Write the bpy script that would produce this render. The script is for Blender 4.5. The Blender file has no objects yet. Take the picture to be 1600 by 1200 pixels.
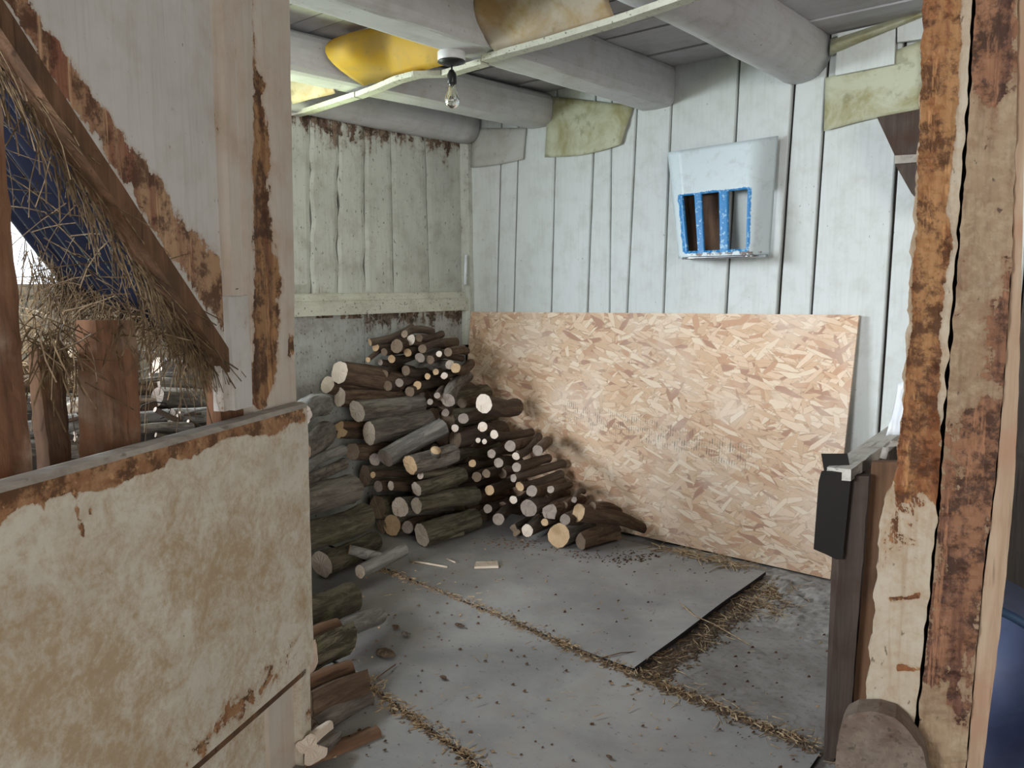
import bpy, math, random
import numpy as np
from mathutils import Vector, Matrix, noise as mnoise
random.seed(7)
S = bpy.context.scene
COL = S.collection

# ------------------------------------------------------------------ camera
F = 1270.0; PITCH = math.radians(6.9); ROLL = math.radians(-0.4); TH = math.radians(49.5)
CAM = np.array([3.69, -3.88, 1.38])
_fh = np.array([-math.cos(TH), math.sin(TH), 0]); _rt = np.array([math.sin(TH), math.cos(TH), 0]); _up = np.array([0, 0, 1.])
_f = _fh*math.cos(PITCH)-_up*math.sin(PITCH); _u = _fh*math.sin(PITCH)+_up*math.cos(PITCH)
_r2 = _rt*math.cos(ROLL)+_u*math.sin(ROLL); _u2 = -_rt*math.sin(ROLL)+_u*math.cos(ROLL)
cd = bpy.data.cameras.new('camera'); co = bpy.data.objects.new('camera', cd); COL.objects.link(co)
cd.sensor_width = 36; cd.lens = F/1600*36; cd.clip_start = 0.05
co.matrix_world = Matrix(((_r2[0], _u2[0], -_f[0], CAM[0]), (_r2[1], _u2[1], -_f[1], CAM[1]), (_r2[2], _u2[2], -_f[2], CAM[2]), (0, 0, 0, 1)))
S.camera = co
# ------------------------------------------------------------------ world, daylight through the openings, added east fill, exposure
S.view_settings.view_transform = 'Standard'; S.view_settings.look = 'None'; S.view_settings.gamma = 1
S.view_settings.use_curve_mapping = False
S.view_settings.exposure = 0.0
W = bpy.data.worlds.new('sky'); S.world = W; W.use_nodes = True
W.node_tree.nodes['Background'].inputs[0].default_value = (0.80, 0.90, 1.0, 1); W.node_tree.nodes['Background'].inputs[1].default_value = 2.6
def area(name, loc, target, sx, sy, power, col):
    l = bpy.data.lights.new(name, 'AREA'); l.shape = 'RECTANGLE'; l.size = sx; l.size_y = sy; l.energy = power; l.color = col
    o = bpy.data.objects.new(name, l); COL.objects.link(o); o.location = loc
    o.rotation_euler = (Vector(target)-Vector(loc)).to_track_quat('-Z', 'Y').to_euler()
    return o
area('window_daylight', (-0.55, -2.75, 2.0), (1.0, -1.2, 1.2), 1.2, 0.8, 135, (0.84, 0.93, 1.0))
area('grass_bounce', (-0.45, -2.4, 0.95), (1.0, -1.2, 2.4), 1.6, 0.7, 115, (0.82, 1.0, 0.55))
area('door_daylight', (2.2, -7.2, 1.95), (1.5, 0.0, 0.9), 1.25, 0.95, 235, (0.93, 0.97, 1.0))
area('added_east_fill', (7.2, -5.0, 1.6), (1.9, -2.9, 1.0), 2.2, 1.9, 118, (1.0, 0.92, 0.80))  # added fill at an unseen east opening, aimed to brighten the partition

# ------------------------------------------------------------------ pixel helpers (a pixel gives a direction; the plane gives the distance)
def ray(x, y): return _f*F+_r2*(x-800)-_u2*(y-600)
def PL(x, y, p, n):
    d = ray(x, y); p = np.array(p, float); n = np.array(n, float)
    return CAM+d*(np.dot(p-CAM, n)/np.dot(d, n))
def PZ(x, y, z=0.): return PL(x, y, (0, 0, z), (0, 0, 1))
def PY(x, y, yy=0.): return PL(x, y, (0, yy, 0), (0, 1, 0))
def PX(x, y, xx=0.): return PL(x, y, (xx, 0, 0), (1, 0, 0))
def PD(x, y, d): return CAM+ray(x, y)*(d/F)
def proj(p):
    d = np.array(p, float)-CAM; k = np.dot(d, _f); return 800+F*np.dot(d, _r2)/k, 600-F*np.dot(d, _u2)/k
def depth(p): return float(np.dot(np.array(p, float)-CAM, _f))

# ------------------------------------------------------------------ material DSL
MATS = {}
class T:
    def __init__(s, name):
        s.m = bpy.data.materials.new(name); s.m.use_nodes = True; s.t = s.m.node_tree; s.n = s.t.nodes
        s.b = s.n['Principled BSDF']; MATS[name] = s.m
    def new(s, ty, **k):
        n = s.n.new(ty)
        for a, v in k.items(): setattr(n, a, v)
        return n
    def put(s, sock, v):
        if v is None: return
        if isinstance(v, bpy.types.NodeSocket): s.t.links.new(v, sock)
        elif isinstance(v, (tuple, list)) and len(v) == 3 and sock.type == 'RGBA': sock.default_value = (*v, 1)
        else: sock.default_value = v
    def obj(s): return s.new('ShaderNodeTexCoord').outputs['Object']
    def mapv(s, v, scale=(1, 1, 1), rot=(0, 0, 0), loc=(0, 0, 0)):
        n = s.new('ShaderNodeMapping'); s.put(n.inputs['Vector'], v); n.inputs['Scale'].default_value = scale
        n.inputs['Rotation'].default_value = rot; n.inputs['Location'].default_value = loc; return n.outputs[0]
    def noise(s, v, scale, detail=4, rough=.55, dist=0):
        n = s.new('ShaderNodeTexNoise'); s.put(n.inputs['Vector'], v); n.inputs['Scale'].default_value = scale
        n.inputs['Detail'].default_value = detail; n.inputs['Roughness'].default_value = rough; n.inputs['Distortion'].default_value = dist
        return n.outputs['Fac']
    def vor(s, v, scale, feature='F1', rnd=1):
        n = s.new('ShaderNodeTexVoronoi', feature=feature); s.put(n.inputs['Vector'], v); n.inputs['Scale'].default_value = scale
        n.inputs['Randomness'].default_value = rnd; return n
    def math(s, op, a, b=None, c=None, clamp=False):
        n = s.new('ShaderNodeMath', operation=op, use_clamp=clamp); s.put(n.inputs[0], a); s.put(n.inputs[1], b)
        if c is not None: s.put(n.inputs[2], c)
        return n.outputs[0]
    def step(s, v, lo, hi):
        n = s.new('ShaderNodeMapRange', interpolation_type='SMOOTHSTEP'); s.put(n.inputs[0], v)
        n.inputs[1].default_value = lo; n.inputs[2].default_value = hi; return n.outputs[0]
    def mix(s, f, a, b, mode='MIX'):
        n = s.new('ShaderNodeMix', data_type='RGBA', blend_type=mode); s.put(n.inputs[0], f); s.put(n.inputs[6], a); s.put(n.inputs[7], b); return n.outputs[2]
    def ramp(s, f, stops, const=False):
        n = s.new('ShaderNodeValToRGB'); s.put(n.inputs[0], f); e = n.color_ramp.elements
        if const: n.color_ramp.interpolation = 'CONSTANT'
        while len(e) < len(stops): e.new(.5)
        for i, (p, c) in enumerate(stops): e[i].position = p; e[i].color = (*c, 1)
        return n.outputs[0]
    def attr(s, name): return s.new('ShaderNodeAttribute', attribute_name=name).outputs['Fac']
    def rnd(s): return s.new('ShaderNodeObjectInfo').outputs['Random']
    def sep(s, v):
        n = s.new('ShaderNodeSeparateXYZ'); s.put(n.inputs[0], v); return n.outputs
    def done(s, col, rough=.8, bump=None, bs=.4, bd=.01, metal=0, spec=.3, **k):
        s.put(s.b.inputs['Base Color'], col); s.put(s.b.inputs['Roughness'], rough); s.b.inputs['Metallic'].default_value = metal
        s.b.inputs['Specular IOR Level'].default_value = spec
        if bump is not None:
            n = s.new('ShaderNodeBump'); s.put(n.inputs['Height'], bump); n.inputs['Strength'].default_value = bs; n.inputs['Distance'].default_value = bd
            s.t.links.new(n.outputs[0], s.b.inputs['Normal'])
        for a, v in k.items(): s.put(s.b.inputs[a.replace('_', ' ')], v)
        return s.m

AX = {'z': (1, 1, .06), 'y': (1, .06, 1), 'x': (.06, 1, 1), 'n': (1, 1, 1)}
def painted(name, base, under, under2, axis='z', peel=.30, dirt=(.30, .27, .22), dirtamt=.5, speck=.62, grain=.25, gain=.55, crack=.70, tint=None, rough=.75, mottle=None):
    t = T(name); o = t.obj(); st = t.mapv(o, AX[axis])
    g = t.noise(st, 70, 4, .6); g2 = t.noise(st, 22, 5, .6, .3)
    big = t.noise(o, 2.3, 5, .6); mid = t.noise(o, 9, 6, .65)
    col = t.mix(t.step(big, .35, .75), base, tint or tuple(c*.86 for c in base))
    col = t.mix(t.math('MULTIPLY', t.step(mid, .42, .75), dirtamt), col, dirt)
    if mottle:
        mo = t.noise(o, 11, 9, .75, .6); mf = t.noise(o, 60, 5, .7)
        ma = t.math('ADD', t.math('MULTIPLY', mo, .65), t.math('MULTIPLY', mf, .35))
        ma = t.math('ADD', ma, t.math('MULTIPLY', t.attr('stain'), .10))
        col = t.mix(t.math('MULTIPLY', t.step(ma, .44, .68), .8), col, mottle)
    col = t.mix(t.math('MULTIPLY', t.step(g, .45, .8), grain), col, dirt)
    sp = t.noise(t.mapv(o, (1, 1, .5) if axis == 'z' else (1, 1, 1)), 75, 2, .5)
    col = t.mix(t.math('MULTIPLY', t.step(sp, speck+.06, speck+.12), .75), col, tuple(c*.25 for c in dirt))
    col = t.mix(t.math('MULTIPLY', t.step(g2, crack, crack+.05), .8), col, tuple(c*.3 for c in dirt))
    pm = t.noise(o, 9, 9, .72, .5); pg = t.noise(st, 20, 7, .7, .3); pf = t.noise(o, 45, 5, .7)
    pv = t.math('ADD', t.math('ADD', t.math('MULTIPLY', pm, 1.5), t.math('MULTIPLY', pg, 1.0)), t.math('MULTIPLY', pf, .55))
    pv = t.math('SUBTRACT', pv, 1.525)
    pv = t.math('ADD', pv, t.math('MULTIPLY', t.attr('peel'), gain))
    pk = t.step(pv, peel-.015, peel+.015)
    un = t.mix(t.step(t.noise(st, 14, 6, .7), .40, .60), under, under2)
    un = t.mix(t.math('MULTIPLY', t.step(t.noise(o, 16, 7, .75), .44, .58), .85), un, tuple(c*.28 for c in under))
    un = t.mix(t.math('MULTIPLY', t.step(t.noise(st, 40, 5, .7), .56, .68), .7), un, tuple(min(1, c*1.5) for c in under2))
    col = t.mix(t.math('MULTIPLY', t.step(pv, peel-.22, peel), .45), col, tuple(c*.55+d*.45 for c, d in zip(under2, dirt)))
    col = t.mix(pk, col, un)
    h = t.math('SUBTRACT', t.math('MULTIPLY', g, .35), t.math('MULTIPLY', pk, .8))
    h = t.math('SUBTRACT', h, t.math('MULTIPLY', t.step(g2, crack, crack+.05), .6))
    return t.done(col, rough, h, .5, .006)
def bare(name, a, b, c, axis='z', rough=.85, bs=.6):
    t = T(name); o = t.obj(); st = t.mapv(o, AX[axis])
    g = t.noise(st, 30, 6, .65, .4); m = t.noise(o, 5, 5, .6)
    col = t.mix(t.step(g, .35, .68), a, b); col = t.mix(t.math('MULTIPLY', t.step(m, .45, .7), .8), col, c)
    col = t.mix(t.math('MULTIPLY', t.step(t.noise(st, 60, 3), .6, .7), .6), col, tuple(q*.3 for q in a))
    return t.done(col, rough, g, bs, .008)

WHITE = painted('whitewashed_board', (.62, .645, .635), (.20, .13, .085), (.33, .27, .20), 'z', 0.62, (.36, .35, .30), .35, .66, .22, crack=.73, tint=(.60, .635, .61), gain=0.6)
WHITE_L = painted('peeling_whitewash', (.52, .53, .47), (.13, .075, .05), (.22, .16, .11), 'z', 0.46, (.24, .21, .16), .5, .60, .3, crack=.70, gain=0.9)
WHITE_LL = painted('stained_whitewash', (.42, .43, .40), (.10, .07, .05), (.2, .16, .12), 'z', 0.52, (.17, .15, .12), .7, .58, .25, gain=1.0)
WHITE_Y = painted('whitewashed_beam', (.60, .59, .60), (.26, .19, .13), (.34, .28, .2), 'y', 0.6, (.36, .33, .28), .4, .64, .25, tint=(.54, .54, .55), gain=0.8)
WHITE_X = painted('whitewashed_ceiling_plank', (.50, .49, .50), (.20, .13, .09), (.28, .2, .15), 'x', 0.58, (.28, .25, .22), .45, .66, .25, gain=0.8)
RAILM = painted('worn_rail_paint', (.60, .60, .50), (.18, .11, .07), (.3, .22, .15), 'y', 0.42, (.30, .26, .18), .5, .58, .3, gain=0.6)
HALF = painted('scuffed_cream_panel', (.62, .575, .49), (.26, .125, .06), (.38, .22, .115), 'n', 0.62, (.30, .23, .15), .35, .70, .1, crack=.78, mottle=(.37, .255, .135), rough=.6, gain=1.05)
UPPER = painted('cream_plywood_paint', (.56, .545, .52), (.22, .09, .055), (.38, .24, .14), 'z', 0.52, (.36, .31, .26), .45, .66, .4, crack=.74, rough=.6, gain=1.05)
POSTM = painted('peeling_post_paint', (.54, .49, .43), (.16, .07, .035), (.34, .19, .09), 'z', 0.6, (.38, .27, .19), .5, .74, .25, crack=.80, tint=(.50, .42, .35), rough=.65, gain=1.15)
ROTM = painted('rotten_post_wood', (.37, .325, .255), (.17, .06, .022), (.28, .145, .06), 'z', 0.52, (.25, .17, .105), .6, .62, .7, mottle=(.27, .18, .105), crack=.68, tint=(.36, .29, .21), gain=1.15)
ROTM2 = painted('brown_post_wood', (.25, .175, .11), (.085, .035, .022), (.20, .095, .05), 'z', 0.20, (.12, .07, .042), .6, .62, .6, mottle=(.34, .27, .18), crack=.70, tint=(.19, .12, .07), gain=1.0)
PALE = bare('fresh_pine', (.27, .18, .118), (.36, .27, .19), (.29, .15, .09), bs=.2)
BROWN = bare('dark_brown_wood', (.10, .055, .03), (.17, .09, .05), (.05, .03, .02))
SLATM = bare('manger_slat_wood', (.20, .10, .055), (.12, .06, .035), (.33, .27, .21))
PLANKP = bare('bleached_plank', (.44, .41, .36), (.54, .50, .44), (.34, .30, .25), 'y')
KICKM = bare('worn_kick_block', (.115, .088, .068), (.17, .135, .105), (.08, .045, .032), 'n')
GREYW = bare('grey_weathered_wood', (.34, .31, .27), (.24, .21, .18), (.42, .39, .34), 'y')
DARKW = bare('near_black_wood', (.045, .035, .03), (.07, .055, .045), (.03, .025, .02))  # plain near-black wood for backings, far boards and hidden cores
DBRD = bare('divider_board_wood', (.06, .044, .036), (.095, .07, .056), (.055, .028, .018))
OUTW = bare('barn_outer_boards', (.30, .27, .23), (.40, .36, .31), (.22, .18, .15))

# strand board: flat strands pressed into a sheet
t = T('strand_board'); o = t.obj(); sx, sy, sz = t.sep(o)
cmb = t.new('ShaderNodeCombineXYZ'); t.put(cmb.inputs[0], sx); t.put(cmb.inputs[1], sz); pv = cmb.outputs[0]
wv = t.new('ShaderNodeTexNoise'); t.put(wv.inputs['Vector'], pv); wv.inputs['Scale'].default_value = 5
STR = [(0, (.62, .42, .27)), (.16, (.74, .54, .38)), (.34, (.54, .31, .19)), (.46, (.80, .65, .49)), (.60, (.66, .44, .28)), (.76, (.80, .62, .46)), (.88, (.40, .21, .14)), (.94, (.70, .50, .35))]
col = None; hsum = None
for i, (a, scl, keep) in enumerate([(.05, (8, 31, 1), 0), (-.45, (7.5, 28, 1), .45), (.6, (9, 33, 1), .5), (.15, (7, 38, 1), .45), (-.15, (9, 36, 1), .45), (1.25, (8, 32, 1), .72), (-.8, (9, 36, 1), .62), (.33, (10, 42, 1), .5)]):
    mv = t.mapv(t.mapv(pv, rot=(0, 0, a), loc=(i*3.7, i*1.9, 0)), scl); v = t.vor(mv, 1.0, 'F1', 1)
    q = t.sep(v.outputs['Color']); c = t.ramp(q[0], STR, True)
    fine = t.noise(t.mapv(mv, (1, 6, 1)), 4, 3); c = t.mix(t.math('MULTIPLY', t.step(fine, .45, .75), .35), c, (.48, .29, .17))
    if col is None: col = c; hsum = q[2]
    else:
        k = t.math('GREATER_THAN', q[1], keep+.12); ed = t.vor(mv, 1.0, 'DISTANCE_TO_EDGE', 1).outputs['Distance']
        k2 = t.math('MULTIPLY', k, t.step(ed, .035, .07)); col = t.mix(k2, t.mix(t.math('MULTIPLY', k, .35), col, (.33, .19, .11)), c)
        n_ = t.new('ShaderNodeMix', data_type='FLOAT'); t.put(n_.inputs[0], k2); t.put(n_.inputs[2], hsum); t.put(n_.inputs[3], q[2]); hsum = n_.outputs[0]
col = t.mix(.12, col, (.74, .57, .43))
pale = t.noise(pv, 2.2, 4, .6); col = t.mix(t.math('MULTIPLY', t.step(pale, .45, .65), .38), col, (.80, .70, .60))
# inked hatch stamp running across the sheet
dl = t.math('SUBTRACT', sz, t.math('ADD', .74, t.math('MULTIPLY', sx, -.105)))
band = t.math('SUBTRACT', 1, t.step(t.math('ABSOLUTE', dl), .045, .08)); xin = t.math('MULTIPLY', t.step(sx, .78, .92), t.math('SUBTRACT', 1, t.step(sx, 1.95, 2.1)))
wave = t.new('ShaderNodeTexWave'); t.put(wave.inputs['Vector'], pv); wave.inputs['Scale'].default_value = 22; wave.inputs['Distortion'].default_value = .6
tick = t.math('MULTIPLY', t.step(wave.outputs['Fac'], .45, .8), t.step(t.noise(pv, 24, 4, .7), .45, .62))
col = t.mix(t.math('MULTIPLY', t.math('MULTIPLY', band, xin), t.math('MULTIPLY', tick, .75)), col, (.16, .14, .12))
low = t.math('MULTIPLY', t.math('SUBTRACT', 1, t.step(sz, .0, .30)), t.step(t.noise(pv, 30, 4, .7), .60, .68)); col = t.mix(t.math('MULTIPLY', low, .6), col, (.2, .14, .10))
OSB = t.done(col, .7, hsum, .25, .004)

t = T('old_concrete'); o = t.obj(); a = t.noise(o, 3, 8, .65); b = t.noise(o, 40, 4, .6)
col = t.mix(t.step(a, .3, .7), (.17, .155, .14), (.30, .285, .27)); col = t.mix(t.math('MULTIPLY', t.step(b, .5, .7), .45), col, (.12, .09, .07))
CONC = t.done(col, .9, t.math('ADD', a, t.math('MULTIPLY', b, .4)), .6, .01)
t = T('dusty_rubber_mat'); o = t.obj(); a = t.noise(o, 2.4, 6, .6, .3); b = t.noise(o, 55, 4, .6); c = t.noise(o, 9, 6, .7)
col = t.mix(t.step(a, .3, .7), (.215, .208, .205), (.335, .322, .31)); col = t.mix(t.math('MULTIPLY', t.step(c, .5, .72), .55), col, (.31, .265, .22))
col = t.mix(t.math('MULTIPLY', t.step(b, .62, .7), .5), col, (.08, .065, .055)); col = t.mix(t.math('MULTIPLY', t.step(t.noise(o, 130, 2), .68, .74), .5), col, (.42, .36, .28))
MAT = t.done(col, t.math('ADD', .5, t.math('MULTIPLY', c, .3)), t.math('ADD', t.math('MULTIPLY', c, .5), t.math('MULTIPLY', b, .25)), .35, .006)
t = T('rubber_edge'); RUB = t.done((.03, .03, .032), .8)

def barkmat(name, a, b, c, moss=None):
    t = T(name); o = t.obj(); st = t.mapv(o, (1, 1, .16)); r = t.rnd()
    add = t.new('ShaderNodeVectorMath', operation='ADD'); t.put(add.inputs[0], st); cm = t.new('ShaderNodeCombineXYZ'); t.put(cm.inputs[0], t.math('MULTIPLY', r, 37)); t.put(cm.inputs[2], t.math('MULTIPLY', r, 19)); t.put(add.inputs[1], cm.outputs[0])
    st = add.outputs[0]; g = t.noise(st, 34, 6, .75, .6); g2 = t.noise(st, 11, 5, .65)
    col = t.mix(t.step(g, .42, .60), a, b); col = t.mix(t.math('MULTIPLY', t.step(g2, .48, .68), .75), col, c)
    col = t.mix(t.math('MULTIPLY', r, .45), col, tuple(q*.6 for q in b))
    if moss: col = t.mix(t.math('MULTIPLY', t.step(t.noise(o, 11, 5), .52, .66), .5), col, moss)
    return t.done(col, .92, t.math('ADD', g, t.math('MULTIPLY', g2, .6)), 1.0, .02)
BARK = [barkmat('grey_bark', (0.091, 0.072, 0.058), (.27, .235, .195), (.40, .36, .31)),
        barkmat('brown_bark', (0.094, 0.056, 0.037), (.23, .155, .10), (.16, .10, .065)),
        barkmat('mossy_bark', (0.065, 0.055, 0.036), (.22, .19, .13), (.16, .13, .09), (.17, .17, .075)),
        barkmat('thin_branch_bark', (0.088, 0.061, 0.047), (.15, .105, .075), (.21, .16, .12)),
        barkmat('silver_bark', (0.176, 0.165, 0.154), (.36, .34, .31), (.46, .44, .41))]
def cutmat(name, a, b, ring):
    t = T(name); o = t.obj(); x, y, z = t.sep(o); r = t.rnd()
    rad = t.math('SQRT', t.math('ADD', t.math('MULTIPLY', x, x), t.math('MULTIPLY', y, y)))
    wob = t.math('ADD', rad, t.math('MULTIPLY', t.noise(o, 14, 3), .012))
    rg = t.math('SINE', t.math('MULTIPLY', wob, 900)); rg = t.step(rg, .2, 1)
    col = t.mix(t.step(t.noise(o, 22, 5, .7), .35, .65), a, b); col = t.mix(t.math('MULTIPLY', rg, .22), col, ring)
    col = t.mix(t.math('MULTIPLY', t.step(t.noise(t.mapv(o, (1, .12, 1)), 90, 2), .64, .7), .6), col, tuple(q*.4 for q in ring))
    col = t.mix(t.math('MULTIPLY', r, .35), col, tuple(q*.75 for q in a))
    return t.done(col, .85, rg, .2, .003)
CUT = {'pale': cutmat('pale_sawn_wood', (.74, .65, .56), (.64, .52, .42), (.50, .34, .22)),
       'old': cutmat('aged_sawn_wood', (.28, .23, .20), (.38, .31, .26), (.15, .11, .085)),
       'tan': cutmat('tan_sawn_wood', (.52, .35, .20), (.60, .43, .26), (.33, .19, .10)),
       'dark': cutmat('dark_sawn_wood', (.17, .12, .085), (.22, .16, .11), (.09, .06, .04))}
SPLIT = bare('split_wood_face', (.13, .07, .042), (.20, .115, .068), (.08, .045, .03))
SPLITP = bare('pale_split_wood', (.62, .52, .42), (.70, .60, .50), (.46, .34, .24))

def simple(name, c, rough=.6, metal=0, spec=.4, var=.25, sc=14, **k):
    t = T(name); o = t.obj(); n = t.noise(o, sc, 5, .6)
    return t.done(t.mix(t.math('MULTIPLY', t.step(n, .35, .7), var), c, tuple(q*.4 for q in c)), rough, None, metal=metal, spec=spec, **k)
t = T('grille_enamel'); o = t.obj(); bl = t.attr('blue'); n = t.noise(o, 34, 5, .7)
v = t.math('ADD', bl, t.math('MULTIPLY', t.math('SUBTRACT', n, .5), .9)); k = t.step(v, .48, .53)
blue = t.mix(t.step(t.noise(o, 60, 3), .55, .65), (.02, .20, .48), (.28, .50, .68))
gr = t.mix(t.math('MULTIPLY', t.step(t.noise(o, 18, 6, .7), .5, .7), .35), (.60, .68, .70), (.36, .36, .35))
ru = t.step(t.math('ADD', t.attr('rust'), t.math('MULTIPLY', t.math('SUBTRACT', n, .5), .8)), .55, .62)
GRL = t.done(t.mix(ru, t.mix(k, gr, blue), (.17, .12, .10)), .42, spec=.5)
CHROME = simple('dull_chrome', (.55, .58, .62), .25, 1, var=.4)
BLACK = simple('black_bakelite', (.018, .018, .02), .4)
PORC = simple('chipped_white_porcelain', (.72, .72, .72), .35, var=.1, sc=40)
STEEL = simple('rusted_dark_steel', (.012, .008, .006), .7, .0, var=.5)
TINM = simple('corrugated_tin', (.020, .025, .052), .4, .45, var=.5, sc=9)  # dark blue baked in for galvanised tin in shade with a blue cast
TUBM = simple('blue_plastic_tub', (.23, .28, .46), .45, var=.35, sc=8)
RIMM = simple('blue_tub_rim', (.05, .10, .20), .45)
DIRT = simple('loose_dirt', (.24, .18, .13), .95, var=.6, sc=40)
RUBB = simple('pale_rubble', (.34, .32, .30), .95, var=.75, sc=26)
GRASS = simple('grass', (.18, .30, .08), .9, var=.5, sc=2)
GLASST = simple('milky_plastic', (.75, .78, .82), .3, var=.15)
def strawm(name, a, b):
    t = T(name); r = t.noise(t.obj(), 45, 2); return t.done(t.mix(t.step(r, .35, .65), a, b), .75)
HAY = strawm('dry_hay', (.18, .125, .068), (.085, .052, .028)); STRAW = strawm('floor_straw', (.50, .37, .22), (.30, .20, .11))
t = T('clear_glass'); t.b.inputs['Transmission Weight'].default_value = 1; t.b.inputs['Roughness'].default_value = .02; t.b.inputs['Base Color'].default_value = (.97, .97, .95, 1); t.b.inputs['IOR'].default_value = 1.45; GLASS = t.m
WIRE = simple('filament_wire', (.5, .45, .38), .4, .6)
def papermat(name, a, b, trans):
    t = T(name); o = t.obj(); n = t.noise(o, 5, 6, .65, .5); n2 = t.noise(o, 17, 5, .6)
    c = t.mix(t.step(n, .36, .66), a, b); c = t.mix(t.math('MULTIPLY', t.step(n2, .56, .72), .45), c, tuple(q*.5 for q in b))
    t.done(c, .55, n2, .3, .006)
    tr = t.new('ShaderNodeBsdfTranslucent'); t.put(tr.inputs[0], c); mx = t.new('ShaderNodeMixShader'); mx.inputs[0].default_value = trans
    t.t.links.new(t.b.outputs[0], mx.inputs[1]); t.t.links.new(tr.outputs[0], mx.inputs[2]); t.t.links.new(mx.outputs[0], t.n['Material Output'].inputs[0]); return t.m
PAPY = papermat('yellow_translucent_sheet', (.74, .48, .05), (.58, .40, .12), .45)
PAPT = papermat('tan_stained_sheet', (.58, .50, .40), (.46, .31, .13), .2)
PAPG = papermat('yellowed_wall_paper', (.55, .56, .41), (.34, .31, .15), .1)
PAPW = papermat('dingy_wall_paper', (.52, .53, .50), (.44, .42, .36), .1)

# ------------------------------------------------------------------ object helpers
def obj(name, verts, faces, mat, parent=None, smooth=False, mats=None, fmat=None):
    me = bpy.data.meshes.new(name); me.from_pydata([tuple(map(float, v)) for v in verts], [], faces); me.update()
    me.materials.append(mat)
    for m in (mats or []): me.materials.append(m)
    if fmat is not None: me.polygons.foreach_set('material_index', fmat)
    if smooth: me.polygons.foreach_set('use_smooth', [True]*len(me.polygons))
    o = bpy.data.objects.new(name, me); COL.objects.link(o)
    if parent: o.parent = parent
    return o
def tag(o, label=None, cat=None, group=None, kind=None):
    if label: o['label'] = label
    if cat: o['category'] = cat
    if group: o['group'] = group
    if kind: o['kind'] = kind
    return o
def empty(name, loc=(0, 0, 0)):
    # parts are modelled in room coordinates; the thing's empty keeps the room origin unless moved
    o = bpy.data.objects.new(name, None); COL.objects.link(o); o.empty_display_size = .1; o.location = loc; return o
def nz(p, s, k=0): return mnoise.noise(Vector((p[0]*s+k*7.1, p[1]*s-k*3.3, p[2]*s+k*1.7)))
BOXF = [(0, 3, 2, 1), (4, 5, 6, 7), (0, 1, 5, 4), (1, 2, 6, 5), (2, 3, 7, 6), (3, 0, 4, 7)]
def box(name, lo, hi, mat, parent=None):
    (a, b, c), (d, e, f) = lo, hi
    return obj(name, [(a, b, c), (d, b, c), (d, e, c), (a, e, c), (a, b, f), (d, b, f), (d, e, f), (a, e, f)], BOXF, mat, parent)
def hexa(name, fr, off, mat, parent=None):
    """four front corners (CCW seen from front) extruded by off"""
    off = np.array(off); v = [np.array(p) for p in fr]; w = [p+off for p in v]
    return obj(name, v+w, [(0, 1, 2, 3), (7, 6, 5, 4), (0, 4, 5, 1), (1, 5, 6, 2), (2, 6, 7, 3), (3, 7, 4, 0)], mat, parent)
def slab(name, rows, pt, off, mat, parent=None, nx=10, step=12., jit=0., relief=None, attrs=None, seed=0):
    """rows: (ypx, xl, xr); pt(x,y)->3D front point; off: back offset vector"""
    ys = []; y0, y1 = rows[0][0], rows[-1][0]; n = max(2, int((y1-y0)/step))
    ry = [r[0] for r in rows]; V = []; PXY = []
    for j in range(n+1):
        y = y0+(y1-y0)*j/n; xl = np.interp(y, ry, [r[1] for r in rows]); xr = np.interp(y, ry, [r[2] for r in rows])
        xl += jit*mnoise.noise(Vector((y*.035, seed, 0)))+jit*.5*mnoise.noise(Vector((y*.11, seed, 5))); xr += jit*mnoise.noise(Vector((y*.035, seed, 9)))
        for i in range(nx+1):
            x = xl+(xr-xl)*i/nx; PXY.append((x, y)); V.append(pt(x, y))
    off = np.array(off); un = off/np.linalg.norm(off)
    if relief:
        V = [v+un*relief(x, y, v) for v, (x, y) in zip(V, PXY)]
    N = len(V); w = nx+1; B = []
    bidx = [i for i in range(w)]+[j*w+nx for j in range(1, n+1)]+[n*w+i for i in range(nx-1, -1, -1)]+[j*w for j in range(n-1, 0, -1)]
    B = [np.array(pt(*PXY[i]))+off for i in bidx]
    fs = [(j*w+i, (j+1)*w+i, (j+1)*w+i+1, j*w+i+1) for j in range(n) for i in range(nx)]
    m = len(bidx); fs += [(bidx[k], bidx[(k+1) % m], N+(k+1) % m, N+k) for k in range(m)]; fs.append(tuple(N+k for k in range(m)))
    o = obj(name, V+B, fs, mat, parent)
    for an, fn in (attrs or {}).items():
        a = o.data.attributes.new(an, 'FLOAT', 'POINT')
        vals = [fn(x, y) for x, y in PXY]; vals += [max(.5, vals[i]) for i in bidx]; a.data.foreach_set('value', vals)
    return o
def sd(poly, x, y):
    """signed pixel distance, negative inside"""
    ins = False; d = 1e9; n = len(poly)
    for i in range(n):
        x1, y1 = poly[i]; x2, y2 = poly[(i+1) % n]
        if (y1 > y) != (y2 > y) and x < (x2-x1)*(y-y1)/(y2-y1)+x1: ins = not ins
        L = (x2-x1)**2+(y2-y1)**2; t_ = max(0, min(1, ((x-x1)*(x2-x1)+(y-y1)*(y2-y1))/L)) if L else 0
        d = min(d, math.hypot(x-x1-t_*(x2-x1), y-y1-t_*(y2-y1)))
    return -d if ins else d
def region(polys, w=8., amt=1.):
    def fn(x, y): return amt*max(max(0., min(1., .5-sd(p, x, y)/(2*w))) for p in polys)
    return fn
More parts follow.
